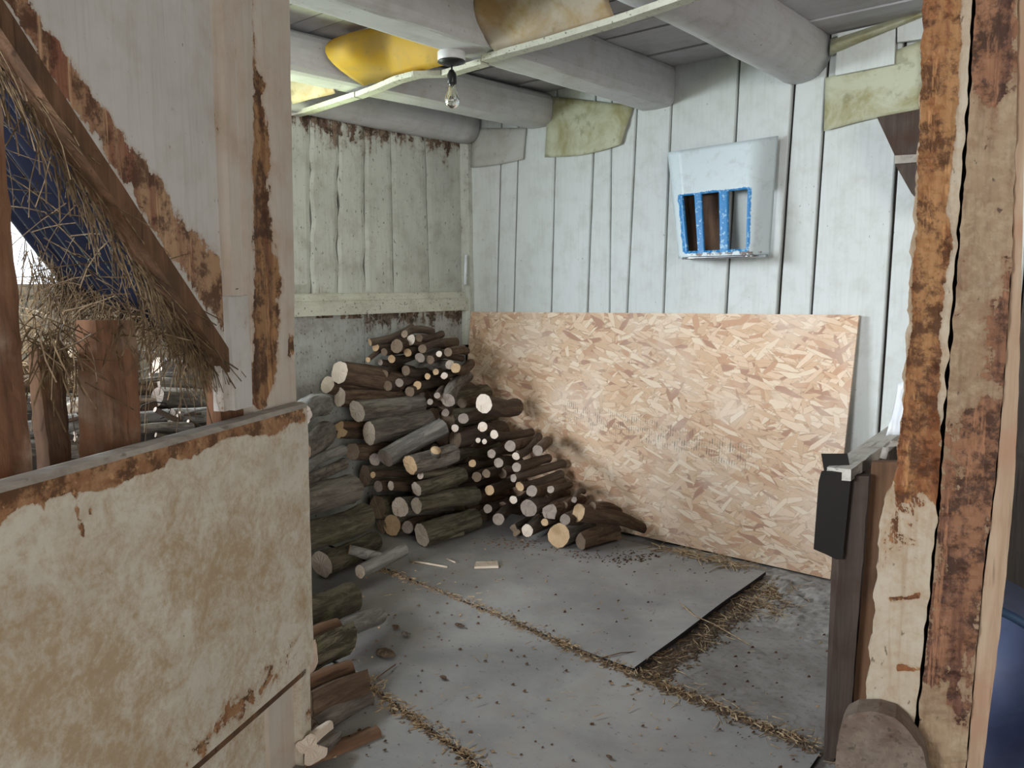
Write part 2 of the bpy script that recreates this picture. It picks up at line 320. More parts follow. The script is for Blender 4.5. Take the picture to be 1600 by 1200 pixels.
def tube(pts, rad, seg=8, caps=True):
    pts = [np.array(p, float) for p in pts]; V = []; fs = []; n = len(pts)
    rad = rad if isinstance(rad, (list, tuple)) else [rad]*n
    for i, p in enumerate(pts):
        d = pts[min(i+1, n-1)]-pts[max(i-1, 0)]; d = d/np.linalg.norm(d)
        a = np.cross(d, (0, 0, 1.) if abs(d[2]) < .9 else (1., 0, 0)); a /= np.linalg.norm(a); b = np.cross(d, a)
        for k in range(seg):
            q = 2*math.pi*k/seg; V.append(p+(a*math.cos(q)+b*math.sin(q))*rad[i])
    for i in range(n-1):
        for k in range(seg): fs.append((i*seg+k, i*seg+(k+1) % seg, (i+1)*seg+(k+1) % seg, (i+1)*seg+k))
    if caps: fs += [tuple(range(seg-1, -1, -1)), tuple((n-1)*seg+k for k in range(seg))]
    return V, fs
def lathe(prof, c, seg=20):
    V = []; fs = []; n = len(prof)
    for r, z in prof:
        for k in range(seg): a = 2*math.pi*k/seg; V.append((c[0]+r*math.cos(a), c[1]+r*math.sin(a), c[2]+z))
    for i in range(n-1):
        for k in range(seg): fs.append((i*seg+k, i*seg+(k+1) % seg, (i+1)*seg+(k+1) % seg, (i+1)*seg+k))
    return V, fs

# ================================================================== THE SETTING
H = 2.50
fl = tag(box('floor', (-.2, -7.2, -.12), (7.2, .15, 0), CONC), kind='structure')
tag(box('ground_outside', (-25, -25, -.6), (-.25, 25, -.4), GRASS), kind='structure')
# ---- back wall: vertical boards, seams traced
wb = tag(empty('wall_back'), kind='structure')
box('backing', (-.2, .03, 0), (7.2, .10, 2.62), DARKW, wb)
seams = [(733, 228, 733, 487), (782, 257, 776, 485), (809, 257, 803, 485), (867, 257, 861, 485), (927, 257, 918, 485), (955, 257, 952, 485), (991, 257, 980, 485),
         (1049, 180, 1037, 487), (1155, 87, 1134, 487), (1240, 143, 1216, 487), (1287, 207, 1268, 487), (1399, 267, 1382, 520)]
def seamx(s, z):
    a, b = PY(s[0], s[1]), PY(s[2], s[3]); return a[0]+(b[0]-a[0])*(z-a[2])/(b[2]-a[2])
sl = [(seamx(s, 0), seamx(s, 2.5)) for s in seams]; sl[0] = (0.02, .02)
while sl[-1][0] < 7: sl.append((sl[-1][0]+.26, sl[-1][1]+.26))
def plank_y(name, x0, x1, z0, z1, yf, th, mat, parent, seed, gap=.003, tilt=0.):
    """vertical board in the back wall with a wavering edge; x0,x1 = (x at z0, x at z1)"""
    n = 14; V = []
    for j in range(n+1):
        t_ = j/n; z = z0+(z1-z0)*t_; a = x0[0]+(x0[1]-x0[0])*t_+gap+.0022*mnoise.noise(Vector((z*5, seed, 0))); b = x1[0]+(x1[1]-x1[0])*t_-gap+.0022*mnoise.noise(Vector((z*5, seed+1, 0)))
        y = yf+.004*mnoise.noise(Vector((z*1.3, seed, 4)))
        V += [(a, y+.004-tilt, z), (a+.005, y-tilt, z), (b-.005, y+tilt, z), (b, y+.004+tilt, z), (b, yf+th, z), (a, yf+th, z)]
    fs = [(j*6+k, j*6+(k+1) % 6, (j+1)*6+(k+1) % 6, (j+1)*6+k) for j in range(n) for k in range(6)]; fs += [(5, 4, 3, 2, 1, 0), tuple(n*6+k for k in range(6))]
    return obj(name, V, fs, mat, parent)
for i in range(len(sl)-1):
    if sl[i][0] > 6.9: break
    g = .004+.004*(i in (8, 9)); plank_y('plank', sl[i], sl[i+1], 0, H+.02, -.001, .025, WHITE if sl[i][0] < 2.9 else DARKW, wb, i*3.1, g+(.006 if i == 11 else 0), random.uniform(-.003, .003))
# ---- left wall: boards above a rail, window beyond the post
wl = tag(empty('wall_left'), kind='structure')
YW0, YW1, ZS, ZT = -3.45, -1.42, 1.40, 2.18      # window opening
lse = [(733, 300, 733, 450), (665, 223, 671, 445), (611, 214, 616, 451), (570, 205, 571, 451), (530, 196, 528, 440), (485, 190, 486, 394)]
def seamy(s, z):
    a, b = PX(s[0], s[1]), PX(s[2], s[3]); return a[1]+(b[1]-a[1])*(z-a[2])/(b[2]-a[2])
ly = [(seamy(s, 1.2), seamy(s, 2.5)) for s in lse]; ly[0] = (-.02, -.02); ly.append((YW1, YW1))
def plank_x(name, a, b, z0, z1, th, mat, parent, seed, gap=.003, rough=0., peel=None):
    n = 40; m = 8; V = []; pl = []
    for j in range(n+1):
        t_ = j/n; z = z0+(z1-z0)*t_
        y0 = a[0]+(a[1]-a[0])*t_-gap+rough*mnoise.noise(Vector((z*9, seed, 0))); y1 = b[0]+(b[1]-b[0])*t_+gap+rough*mnoise.noise(Vector((z*9, seed+3.1, 0)))
        x = .004*mnoise.noise(Vector((z*1.4, seed, 3)))
        for i in range(m+1):
            V.append((x-(.004 if i in (0, m) else 0), y0+(y1-y0)*i/m, z)); pl.append(peel(z, V[-1][1]) if peel else 0)
        V += [(-th, y1, z), (-th, y0, z)]; pl += [0, 0]
    w = m+3; fs = [(j*w+k, j*w+(k+1) % w, (j+1)*w+(k+1) % w, (j+1)*w+k) for j in range(n) for k in range(w)]; fs += [tuple(range(w-1, -1, -1)), tuple(n*w+k for k in range(w))]
    o = obj(name, V, fs, mat, parent); o.data.attributes.new('peel', 'FLOAT', 'POINT').data.foreach_set('value', pl); return o
def lp(z, y): return max(0, (z-2.06)/.18)*.52+max(0, (1.42-z)/.08)*.22+max(0, (y+.05)/.05)*.3+(.10 if y < -1.0 and z < 1.5 else 0)
for i in range(len(ly)-1):
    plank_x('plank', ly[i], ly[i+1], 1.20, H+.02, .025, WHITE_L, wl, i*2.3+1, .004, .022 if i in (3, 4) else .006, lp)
box('backing', (-.12, YW1, 0), (-.03, .1, 2.62), DARKW, wl)
def lpl(z, y): return max(0, (z-1.0)/.2)*.60*(1 if y > -.9 else .3)
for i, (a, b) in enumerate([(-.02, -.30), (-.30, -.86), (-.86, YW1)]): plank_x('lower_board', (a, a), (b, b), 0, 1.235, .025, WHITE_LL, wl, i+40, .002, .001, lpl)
# rail in two steps
zr = lambda y_: 1.225
def rail(name, z0, z1, x1, seed):
    n = 30; V = []
    for j in range(n+1):
        y = -.03+(YW1+.03)*j/n; w_ = .004*mnoise.noise(Vector((y*7, seed, 0))); V += [(-.02, y, z0), (x1+w_*.6, y, z0+w_*.5), (x1+w_, y, z1-.006+w_), (x1-.008, y, z1+w_), (-.02, y, z1)]
    fs = [(j*5+k, (j+1)*5+k, (j+1)*5+(k+1) % 5, j*5+(k+1) % 5) for j in range(n) for k in range(5)]; fs += [(0, 1, 2, 3, 4), tuple(n*5+k for k in (4, 3, 2, 1, 0))]
    return obj(name, V, fs, RAILM, wl)
rail('rail', 1.225, 1.305, .045, 1); rail('rail_cap', 1.305, 1.345, .032, 5)
# corner batten
V = []; n = 20
for j in range(n+1):
    z = 1.0+1.28*j/n; w_ = .006*mnoise.noise(Vector((z*6, 3, 1))); V += [(0, -.055+w_, z), (.03, -.05+w_, z), (.05+w_, -.03, z), (.055+w_, 0, z), (0, 0, z)]
fs = [(j*5+k, j*5+(k+1) % 5, (j+1)*5+(k+1) % 5, (j+1)*5+k) for j in range(n) for k in range(5)]; fs += [(4, 3, 2, 1, 0), tuple(n*5+k for k in range(5))]
cb = obj('corner_batten', V, fs, WHITE_L, wl); cb.data.attributes.new('peel', 'FLOAT', 'POINT').data.foreach_set('value', [.16]*len(V))
# around and beyond the window
def outer(y0, y1, z0, z1):
    n = max(1, round((y1-y0)/.2))
    for i in range(n): a = y0+(y1-y0)*i/n; b = y0+(y1-y0)*(i+1)/n; box('plank', (-.10, a+.003, z0), (random.uniform(-.004, .004), b-.003, z1), OUTW, wl)
outer(YW0, YW1, 0, ZS-.04); outer(YW0, YW1, ZT, 2.62); outer(-7.2, YW0, 0, 2.62)
wn = tag(empty('window_1'), kind='structure')
box('window_sill', (-.16, YW0-.05, ZS-.045), (.05, YW1+.05, ZS), GREYW, wn)
box('window_frame', (-.14, YW0, ZT-.05), (.02, YW1, ZT), GREYW, wn)
for y in (YW0, YW1-.05): box('window_frame', (-.14, y, ZS), (.02, y+.05, ZT-.05), GREYW, wn)
# ---- the rest of the barn shell
ws = tag(empty('wall_right'), kind='structure')
for i in range(36):
    y = -7.2+i*.205; box('plank', (7.0+random.uniform(-.004, .004), y, 2.45 if -6.25 < y < -3.9 else 0), (7.1, y+.2, 2.62), DARKW, ws)  # gap left in this unseen wall for the added east fill
wf = tag(empty('wall_front'), kind='structure')
for i in range(36):
    x = -.1+i*.205
    if 1.35 < x < 2.85: box('plank', (x, -7.1, 2.35), (x+.2, -7.0+random.uniform(-.004, .004), 2.62), DBRD, wf)
    else: box('plank', (x, -7.1, 0), (x+.2, -7.0+random.uniform(-.004, .004), 2.62), DBRD, wf)
# ---- ceiling
ce = tag(empty('ceiling'), kind='structure')
box('backing', (-.2, -7.2, H+.03), (7.2, .15, H+.10), DARKW, ce)
y = 0.; i = 0
while y > -3.6:
    w_ = random.choice((.12, .135, .15, .11)); z = H+random.uniform(-.004, .004)
    box('plank', (-.02, y-w_+.0045, z), (4.2, y-.0045, z+.025), WHITE_X, ce); y -= w_; i += 1
box('rear_boarding', (-.02, -7.1, H), (4.2, y-.004, H+.025), DBRD, ce); box('side_boarding', (4.205, -7.1, H), (7.0, 0, H+.025), DBRD, ce)

# ================================================================== BEAMS
def beam(name, label, y0, y1, xc, zc, rx, rz, sq, mat, seed, bend=0., peelfn=None, flat=None, group='joists under the plank ceiling', xdrift=0.):
    seg = 20; n = 34; V = []; pl = []
    for j in range(n+1):
        y = y0+(y1-y0)*j/n
        for k in range(seg):
            a = 2*math.pi*k/seg; c, s = math.cos(a), math.sin(a)
            e = 2/sq; px = math.copysign(abs(c)**e, c)*rx; pz = math.copysign(abs(s)**e, s)*rz
            f_ = 1+.06*mnoise.noise(Vector((c*1.2+seed, y*1.6, s*1.2)))+.02*mnoise.noise(Vector((c*4+seed, y*7, s*4)))
            x = xc+xdrift*(y-y1)+bend*math.sin(math.pi*j/n)+px*f_; z = zc+pz*f_
            if flat is not None: z = max(z, flat+.004*mnoise.noise(Vector((x*9, y*6, seed))))
            V.append((x, y, z)); pl.append(peelfn(c, s, y) if peelfn else 0)
    fs = [(j*seg+k, (j+1)*seg+k, (j+1)*seg+(k+1) % seg, j*seg+(k+1) % seg) for j in range(n) for k in range(seg)]; fs += [tuple(range(seg)), tuple(n*seg+k for k in range(seg-1, -1, -1))]
    o = obj(name, V, fs, mat, None, sq < 3); o.data.attributes.new('peel', 'FLOAT', 'POINT').data.foreach_set('value', pl)
    return tag(o, label, 'beam', group)
tp = lambda c, s, y: .16 if s > .35 else 0
beam('ceiling_joist', 'stout rounded whitewashed log joist ending above the strand board corner', -3.3, -.005, 2.17, 2.44, .135, .135, 2.1, WHITE_Y, 3, .02)
beam('ceiling_joist', 'squared whitewashed joist that carries the bare bulb lamp', -3.3, -.005, 1.40, 2.405, .105, .11, 5, WHITE_Y, 11, .0, flat=2.30)
beam('ceiling_joist', 'whitewashed log joist with brown upper edge, beside the wall plate log', -3.3, -.005, .60, 2.40, .115, .10, 3, WHITE_Y, 19, .0, tp, flat=2.305, xdrift=.05)
beam('wall_plate_log', 'long whitewashed log lying along the top of the left board wall', -3.3, -.03, .05, 2.385, .10, .115, 2.4, WHITE_Y, 27, group=None)

# strip and hanging sheets across the joists
YB = -1.43
strip = empty('ceiling_strip')
tag(strip, 'thin bowed white wooden strip nailed crosswise under the joists', 'strip')
def strip_piece(pa, z):
    pts = [PZ(x, y, z) for x, y in pa]; V = []
    for p in pts: V += [p+np.array((0, 0, 0)), p+np.array((0, .05, 0)), p+np.array((0, .05, .022)), p+np.array((0, 0, .022))]
    n = len(pts)-1; fs = [(j*4+k, j*4+(k+1) % 4, (j+1)*4+(k+1) % 4, (j+1)*4+k) for j in range(n) for k in range(4)]+[(3, 2, 1, 0), tuple(n*4+k for k in range(4))]
    return obj('strip_length', V, fs, RAILM, strip)
ZB = 2.262
strip_piece([(440, 184), (475, 176), (515, 163), (553, 151)], ZB)
strip_piece([(553, 152), (585, 140), (615, 127), (645, 119), (688, 118)], ZB)
strip_piece([(690, 118), (720, 109), (751, 100)], ZB)
strip_piece([(752, 95), (775, 88), (850, 68), (960, 35), (1060, 1), (1100, -12)], ZB+.006)
def sheet(name, label, cat, P, mat, group=None, sub=1):
    """P: grid of 3D points [rows][cols]; a thin sheet with thickness"""
    r, c = len(P), len(P[0]); V = [p for row in P for p in row]
    fs = [(j*c+i, j*c+i+1, (j+1)*c+i+1, (j+1)*c+i) for j in range(r-1) for i in range(c-1)]
    o = obj(name, V, fs, mat, None, True)
    m = o.modifiers.new('s', 'SOLIDIFY'); m.thickness = .0015; m.offset = 0
    return tag(o, label, cat, group)
def hang(x0, x1, bulge, top=-1.50, seed=0, nc=22, nr=10, zt=2.497):
    G = []
    for j in range(nr+1):
        v = j/nr; row = []
        for i in range(nc+1):
            u = i/nc; x = x0+(x1-x0)*u; b = np.interp(u, [q[0] for q in bulge], [q[1] for q in bulge])
            zb = ZB+.023; z = zt+(zb-zt)*v
            yb = PZ(*proj((x, YB, ZB)), ZB)[1]
            y = top+(-1.40-top)*v*v - b*math.sin(math.pi*min(1, v*1.02))**.8+.008*mnoise.noise(Vector((x*8, z*8, seed)))
            row.append(np.array((x, y, z)))
        G.append(row)
    return G
sheet('hanging_sheet', 'bright yellow sheet hanging in the gap between two joists', 'sheet', hang(.70, 1.30, [(0, .16), (.2, .15), (.38, .02), (1, .0)], -1.46, 1), PAPY)
sheet('hanging_sheet', 'tan stained sheet hanging between the bulb joist and the stout log joist', 'sheet', hang(1.50, 2.06, [(0, .05), (.15, .01), (1, .0)], -1.50, 2), PAPT)
sheet('hanging_sheet', 'short yellowish sheet between the wall plate log and the first joist', 'sheet', hang(.15, .49, [(0, .0), (1, .0)], -1.46, 3), PAPT)

# wall papers
def wallsheet(label, quad, mat, y0, sag=0., seed=0, group=None, cat='sheet', n=12, name='paper_sheet', curl=None):
    G = []
    for j in range(n+1):
        v = j/n; row = []
        for i in range(n+1):
            u = i/n; a = np.array(quad[0])*(1-u)+np.array(quad[1])*u; b = np.array(quad[3])*(1-u)+np.array(quad[2])*u
            p = a*(1-v)+b*v; p[1] += sag*math.sin(math.pi*u)*v
            d = y0-.012*abs(mnoise.noise(Vector((u*3+seed, v*3, seed))))-.006*v
            if curl: d -= curl(u, v)
            row.append(PY(p[0], p[1], d))
        G.append(row)
    return sheet(name, label, cat, G, mat, group)
wallsheet('dingy grey paper sheet tacked beside the wall corner under a joist', [(738, 200), (822, 200), (817, 249), (736, 262)], PAPW, -.012, 2, 1)
wallsheet('pale yellowed paper sheet with a torn rounded edge between two joists', [(857, 150), (990, 165), (970, 226), (851, 246)], PAPG, -.012, 6, 2)
wallsheet('large brown-stained yellow sheet nailed up above the small shelf bracket', [(1290, 122), (1442, 62), (1440, 172), (1287, 205)], PAPG, -.012, -3, 3)
def roll(u, v): return .06*math.sin(math.pi*min(1, v))
wallsheet('curled yellowish paper strip along the top of the back wall', [(1298, 60), (1445, 14), (1445, 26), (1296, 88)], PAPG, -.02, 0, 5, curl=roll)
def board_on_wall(label, px, mat, y0, th, name='wall_patch'):
    fr = [PY(x, y, y0) for x, y in px]; return tag(hexa(name, fr, (0, th, 0), mat), label, 'board')
board_on_wall('white board patch nailed over the yellow sheet by the rounded joist', [(1305, 118), (1397, 100), (1400, 32), (1309, 52)], WHITE, -.040, .018)
board_on_wall('narrow white board patch beside the rotten post under the ceiling', [(1402, 66), (1446, 60), (1446, 14), (1402, 24)], WHITE, -.042, .018)

# shelf bracket in dark wood, right of the yellow sheet
sb = tag(empty('shelf_bracket'), 'dark weathered wooden shelf bracket stepping down beside the rotten post', 'bracket')
def wedge(name, px, y0, th, mat, parent):
    n = len(px); a = [PY(x, y, y0) for x, y in px]; b = [p+np.array((0, th, 0)) for p in a]
    return obj(name, a+b, [tuple(range(n)), tuple(range(2*n-1, n-1, -1))]+[(k, k+n, (k+1) % n+n, (k+1) % n) for k in range(n)][::1], mat, parent)
wedge('upper_board', [(1370, 183), (1398, 243), (1450, 240), (1450, 168)], -.20, .19, DBRD, sb)
wedge('lower_board', [(1398, 256), (1424, 302), (1450, 330), (1450, 252)], -.20, .19, DBRD, sb)
wedge('crosspiece', [(1398, 243), (1398, 256), (1450, 252), (1450, 240)], -.215, .21, GREYW, sb)

# ================================================================== LAMP
lx, lyy = PZ(697, 84, 2.30)[:2]; lx += .03
lamp = tag(empty('bulb_lamp', (0, 0, 0)), 'bare clear bulb hanging from a white ceiling rose with black plate', 'lamp')
def lat(name, prof, mat, seg=24, parent=lamp, c=None):
    V, fs = lathe(prof, c or (lx, lyy, 2.30), seg); return obj(name, V, fs, mat, parent, True)
lat('ceiling_rose', [(0, .004), (.050, .004), (.055, 0), (.055, -.028), (.050, -.036), (0, -.036)], PORC)
lat('black_plate', [(0, -.030), (.054, -.033), (.056, -.038), (.030, -.047), (.010, -.050), (0, -.050)], BLACK)
lat('cord', [(0, -.045), (.004, -.045), (.004, -.072), (0, -.072)], BLACK, 8)
lat('socket', [(0, -.066), (.008, -.067), (.013, -.075), (.018, -.083), (.019, -.118), (.017, -.122), (0, -.122)], BLACK)
bu = lat('bulb', [(.0, -.118), (.0135, -.118), (.0140, -.132), (.0175, -.146), (.0255, -.164), (.0300, -.180), (.0295, -.192), (.0245, -.204), (.0150, -.212), (.006, -.215), (0, -.2155)], GLASS, 28)
V, fs = tube([(lx-.002, lyy, 2.30-.12), (lx-.002, lyy, 2.30-.165), (lx-.010, lyy, 2.30-.176), (lx+.010, lyy, 2.30-.176), (lx+.002, lyy, 2.30-.165), (lx+.002, lyy, 2.30-.122)], .0012, 6)
obj('filament', V, fs, WIRE, bu)

# ================================================================== GRILLE ON THE WALL
gq = [(1043, 238), (1216, 212), (1203, 399), (1060, 404)]
def gpx(u, v):
    a = np.array(gq[0])*(1-u)+np.array(gq[1])*u; b = np.array(gq[3])*(1-u)+np.array(gq[2])*u; return a*(1-v)+b*v
def goff(u, v):
    base = .05+.115*min(1, (u/.10))**.5 if u < .10 else .165
    if u > .74: base = .165-.115*((u-.74)/.26)**1.6
    return base*(1-.25*(1-v))-.012*math.sin(math.pi*u)*(1-v)
gU = sorted(set([round(x, 4) for x in list(np.linspace(0, 1, 41))+[.095, .215, .285, .455, .545, .735]])); gV = sorted(set([round(x, 4) for x in list(np.linspace(0, 1, 31))+[.42, .935]]))
slots = [(.095, .215), (.285, .455), (.545, .735)]
V = []; bl = []; rus = []
for v in gV:
    for u in gU:
        p = gpx(u, v); V.append(PY(p[0], p[1], -goff(u, v)))
        dx = max(.075-u, u-.755, 0)*3.2; dv = max(.415-v, v-.95, 0)*2.6; top = .42-v
        b_ = .80-9*math.hypot(dx*.5, dv) if (u < .79) else 0
        bl.append(max(0, min(1, b_))); rus.append(max(0, 1-14*max(0, abs(v-.975)-.004))*(1 if .1 < u < .95 else .3)*.62)
nu = len(gU); fs = []
for j in range(len(gV)-1):
    for i in range(nu-1):
        uc, vc = (gU[i]+gU[i+1])/2, (gV[j]+gV[j+1])/2
        if .42 < vc < .935 and any(a < uc < b for a, b in slots): continue
        fs.append((j*nu+i, (j+1)*nu+i, (j+1)*nu+i+1, j*nu+i+1))
gr = tag(empty('grille_cowl'), 'white metal vehicle grille cowl with blue painted slots hung on the board wall', 'grille')
sh = obj('shell', V, fs, GRL, gr, True)
for nm, vals in (('blue', bl), ('rust', rus)): sh.data.attributes.new(nm, 'FLOAT', 'POINT').data.foreach_set('value', vals)
m = sh.modifiers.new('s', 'SOLIDIFY'); m.thickness = .012; m.offset = -1
V, fs = tube([PY(*gpx(u, 1.0), -goff(u, 1)-.004) for u in np.linspace(.05, .97, 24)], .007, 8); obj('chrome_trim', V, fs, CHROME, gr, True)
bp = [PY(*gpx(u, v), -.06) for u, v in ((.07, .96), (.49, .96), (.49, .38), (.07, .38))]; hexa('backing_board', bp, (0, .012, 0), BROWN, gr)

# ================================================================== STRAND BOARD
tl, tr = PY(736, 487, -.035), PY(1342, 492, -.035); br = PY(1297, 905, -.15); bl_ = np.array((tl[0]-.03, -.15, br[2]+.01)); br[2] = max(br[2], .012)
nvec = np.cross(tr-tl, br-tr); nvec /= np.linalg.norm(nvec)
if nvec[1] < 0: nvec = -nvec
ob = hexa('strand_board_panel', [bl_, br, tr, tl], nvec*.013, OSB); tag(ob, 'large tan oriented strand board sheet leaning against the white wall', 'panel')

# ================================================================== FLOOR MATS
def mat_piece(label, c, z=.018, curl=None, seed=0):
    """c: four floor corners CCW; bevelled dusty mat"""
    n = 26; V = []
    for j in range(n+1):
        for i in range(n+1):
            u, v = i/n, j/n; p = (np.array(c[0])*(1-u)+np.array(c[1])*u)*(1-v)+(np.array(c[3])*(1-u)+np.array(c[2])*u)*v
            e = .006*mnoise.noise(Vector((p[0]*3, p[1]*3, seed))); q = np.array((p[0]+(e if i in (0, n) else 0), p[1]+(e if j in (0, n) else 0), z+.003*mnoise.noise(Vector((p[0]*2, p[1]*2, seed)))))
            if curl: q[2] += curl(u, v)
            V.append(q)
    w = n+1; N = len(V); fs = [(j*w+i, j*w+i+1, (j+1)*w+i+1, (j+1)*w+i) for j in range(n) for i in range(n)]
    bi = [i for i in range(w)]+[j*w+n for j in range(1, w)]+[n*w+i for i in range(n-1, -1, -1)]+[j*w for j in range(n-1, 0, -1)]; m_ = len(bi)
    V += [V[i]+np.array((0, 0, .001-V[i][2] if not curl else -.016 if V[i][2] > .024 else .001-V[i][2])) for i in bi]
    fs += [(bi[k], N+k, N+(k+1) % m_, bi[(k+1) % m_]) for k in range(m_)]; fs.append(tuple(N+k for k in range(m_-1, -1, -1)))
    fm = [0]*(n*n)+[1]*(m_+1)
    return tag(obj('floor_mat', V, fs, MAT, None, False, [RUB], fm), label, 'mat')
g2 = lambda p: (p[0], p[1])
c1 = PZ(990, 1056); c2 = PZ(1195, 902); c0 = PZ(625, 903)
sl_ = (c1[1]-c0[1])/(c1[0]-c0[0])
mat_piece('dusty grey rubber mat with a raised dark edge in front of the firewood', [(.05, c0[1]+sl_*(.05-c0[0])), g2(c1), g2(c2), (.05, -.26)], .019, lambda u, v: .014*max(0, (u-.86)/.14)**2*(1-abs(2*v-1)*.4), 1)
e1 = PZ(1268, 1172); d0, d1 = PZ(560, 1066), PZ(740, 1198); s2 = (d1[1]-d0[1])/(d1[0]-d0[0])
yA = lambda x: c0[1]+sl_*(x-c0[0])-.012; yB = lambda x: d0[1]+s2*(x-d0[0])
mat_piece('long grey rubber mat lying across the middle of the floor', [(.05, yB(.05)+.006), (2.95, yB(2.95)+.006), (2.92, yA(2.92)), (.05, yA(.05))], .016, None, 2)
mat_piece('grey rubber mat beyond the seam toward the stall doorway', [(.05, -3.25), (3.0, -3.35), (2.97, yB(2.97)-.010), (.05, yB(.05)-.010)], .015, None, 3)

# ================================================================== LEFT STALL PARTITION
A0 = PZ(490, 1195); DD = np.array((-.414, .910, 0)); DD /= np.linalg.norm(DD); NN = np.array((DD[1], -DD[0], 0))
def sz(s, z, off=0.): return A0+DD*s+NN*off+np.array((0, 0, z))
def slab_sz(name, rows, off, th, mat, parent=None, ns=20, nzz=40, attrs=None, relief=None, jit=0., seed=0):
    """rows: (z, s_left, s_right) from top down, laid on the partition plane"""
    z0, z1 = rows[0][0], rows[-1][0]; rz = [r[0] for r in rows][::-1]; V = []; q = []
    for j in range(nzz+1):
        z = z0+(z1-z0)*j/nzz; a = np.interp(z, rz, [r[1] for r in rows][::-1]); b = np.interp(z, rz, [r[2] for r in rows][::-1])
        b += jit*mnoise.noise(Vector((z*9, seed, 2))); a += jit*mnoise.noise(Vector((z*9, seed, 6)))
        for i in range(ns+1):
            p = sz(a+(b-a)*i/ns, z, off); q.append(proj(p) if depth(p) > .25 else (-999, 600))
            if relief: p = p-NN*relief(*q[-1], p)
            V.append(p)
    w = ns+1; N = len(V); bi = [i for i in range(w)]+[j*w+ns for j in range(1, nzz+1)]+[nzz*w+i for i in range(ns-1, -1, -1)]+[j*w for j in range(nzz-1, 0, -1)]; m_ = len(bi)
    V += [V[i]-NN*th for i in bi]
    fs = [(j*w+i, (j+1)*w+i, (j+1)*w+i+1, j*w+i+1) for j in range(nzz) for i in range(ns)]+[(bi[k], bi[(k+1) % m_], N+(k+1) % m_, N+k) for k in range(m_)]+[tuple(N+k for k in range(m_))]
    o = obj(name, V, fs, mat, parent)
    for an, fn in (attrs or {}).items():
        vals = [fn(x, y) for x, y in q]; vals += [vals[i] for i in bi]; o.data.attributes.new(an, 'FLOAT', 'POINT').data.foreach_set('value', vals)
    return o
part = tag(empty('stall_partition'), 'scuffed cream half-height stall partition with brown worn top edge', 'partition')
topband = [(-60, 745), (0, 735), (470, 615), (475, 657), (450, 661), (430, 681), (360, 681), (335, 693), (300, 717), (270, 715), (250, 735), (200, 751), (180, 761), (110, 769), (60, 787), (30, 793), (0, 827), (-60, 849)]
drips = [[(112, 750), (118, 750), (121, 782), (114, 782)], [(116, 788), (123, 790), (135, 842), (128, 842)], [(132, 755), (138, 780), (144, 808), (137, 808)], [(64, 760), (70, 762), (70, 798), (65, 798)], [(155, 740), (160, 740), (160, 752), (156, 752)], [(18, 880), (24, 882), (23, 889), (18, 888)], [(303, 808), (307, 808), (307, 818), (303, 818)]]
rust = [[(472, 985), (470, 1050), (300, 1210), (262, 1210), (330, 1110), (395, 1045), (440, 1000)], [(466, 1050), (470, 1210), (460, 1210), (458, 1060)]]
pr = region([topband], 9, 1.15); pr2 = region(drips, 3, .9); pr3 = region(rust, 22, .62); st_ = region([[(-50, 950), (120, 900), (260, 1040), (260, 1230), (-50, 1230)], [(250, 760), (460, 820), (440, 960), (330, 1010), (230, 880)]], 60, 1)
slab_sz('panel', [(1.046, -1.9, .040), (.305, -1.9, .022)], 0, .035, HALF, part, 190, 85, {'peel': lambda x, y: max(pr(x, y), pr2(x, y), pr3(x, y)), 'stain': st_}, None, .004)
slab_sz('lower_panel', [(.304, -1.9, .020), (.0, -1.9, .010)], -.05, .02, HALF, part, 80, 20, {'stain': lambda x, y: .3})
slab_sz('side_batten', [(.304, -.03, .021), (0, -.035, .010)], -.012, .04, HALF, part, 4, 14, {'peel': lambda x, y: .35})
def toprail():
    n = 60; V = []
    for j in range(n+1):
        s = -1.9+(1.935)*j/n; w_ = .004*mnoise.noise(Vector((s*9, 2, 0))); z = 1.0465
        V += [sz(s, z, .003+w_), sz(s, z+.012+w_, .000), sz(s, z+.016+w_, -.02), sz(s, z+.012, -.042+w_), sz(s, z, -.042)]
    fs = [(j*5+k, (j+1)*5+k, (j+1)*5+(k+1) % 5, j*5+(k+1) % 5) for j in range(n) for k in range(5)]+[(0, 1, 2, 3, 4), tuple(n*5+k for k in (4, 3, 2, 1, 0))]
    return obj('top_rail', V, fs, GREYW, part)
toprail()
slab_sz('recess_shade_strip', [(.304, -1.9, .0), (.278, -1.9, -.002)], -.012, .035, BROWN, part, 60, 3, None, None, .003, 9)  # dark strip added to draw the shadow edge of the recess
# ---- the post above and behind it
lpost = tag(empty('stall_post'), 'thick cream-painted post with long brown peeled strip beside the firewood', 'post')
sr = lambda z: np.interp(z, [0, 1.07, 2.15, 2.5], [.03, .046, .092, .107])
peelL = [[(396, -20), (400, 60), (404, 110), (414, 118), (424, 126), (415, 150), (420, 190), (424, 260), (427, 330), (430, 390), (438, 420), (446, 440), (436, 470), (440, 505), (436, 545), (430, 590), (418, 640), (396, 640)],
         [(469, 455), (484, 425), (484, 610), (470, 590), (466, 520)], [(452, 520), (466, 530), (464, 560), (450, 560)], [(405, 230), (430, 300), (440, 440), (405, 440)]]
peelP = region(peelL[:3], 9, .85); peelQ = region([peelL[3]], 25, .45)
slab_sz('post_face', [(2.5, sr(2.5)-.222, sr(2.5)), (2.15, sr(2.15)-.221, sr(2.15)), (1.07, sr(1.07)-.20, sr(1.07)), (0, .03-.19, .022)], -.038, .12, POSTM, lpost, 26, 130, {'peel': lambda x, y: max(peelP(x, y), peelQ(x, y))}, lambda x, y, p: .012*peelP(x, y)*(.6+.5*nz(p, 40)), .004, 3)
slab_sz('batten', [(2.5, -.212, -.172), (1.36, -.240, -.196)], -.03, .05, POSTM, lpost, 4, 40, {'peel': lambda x, y: .12}, None, .003, 5)
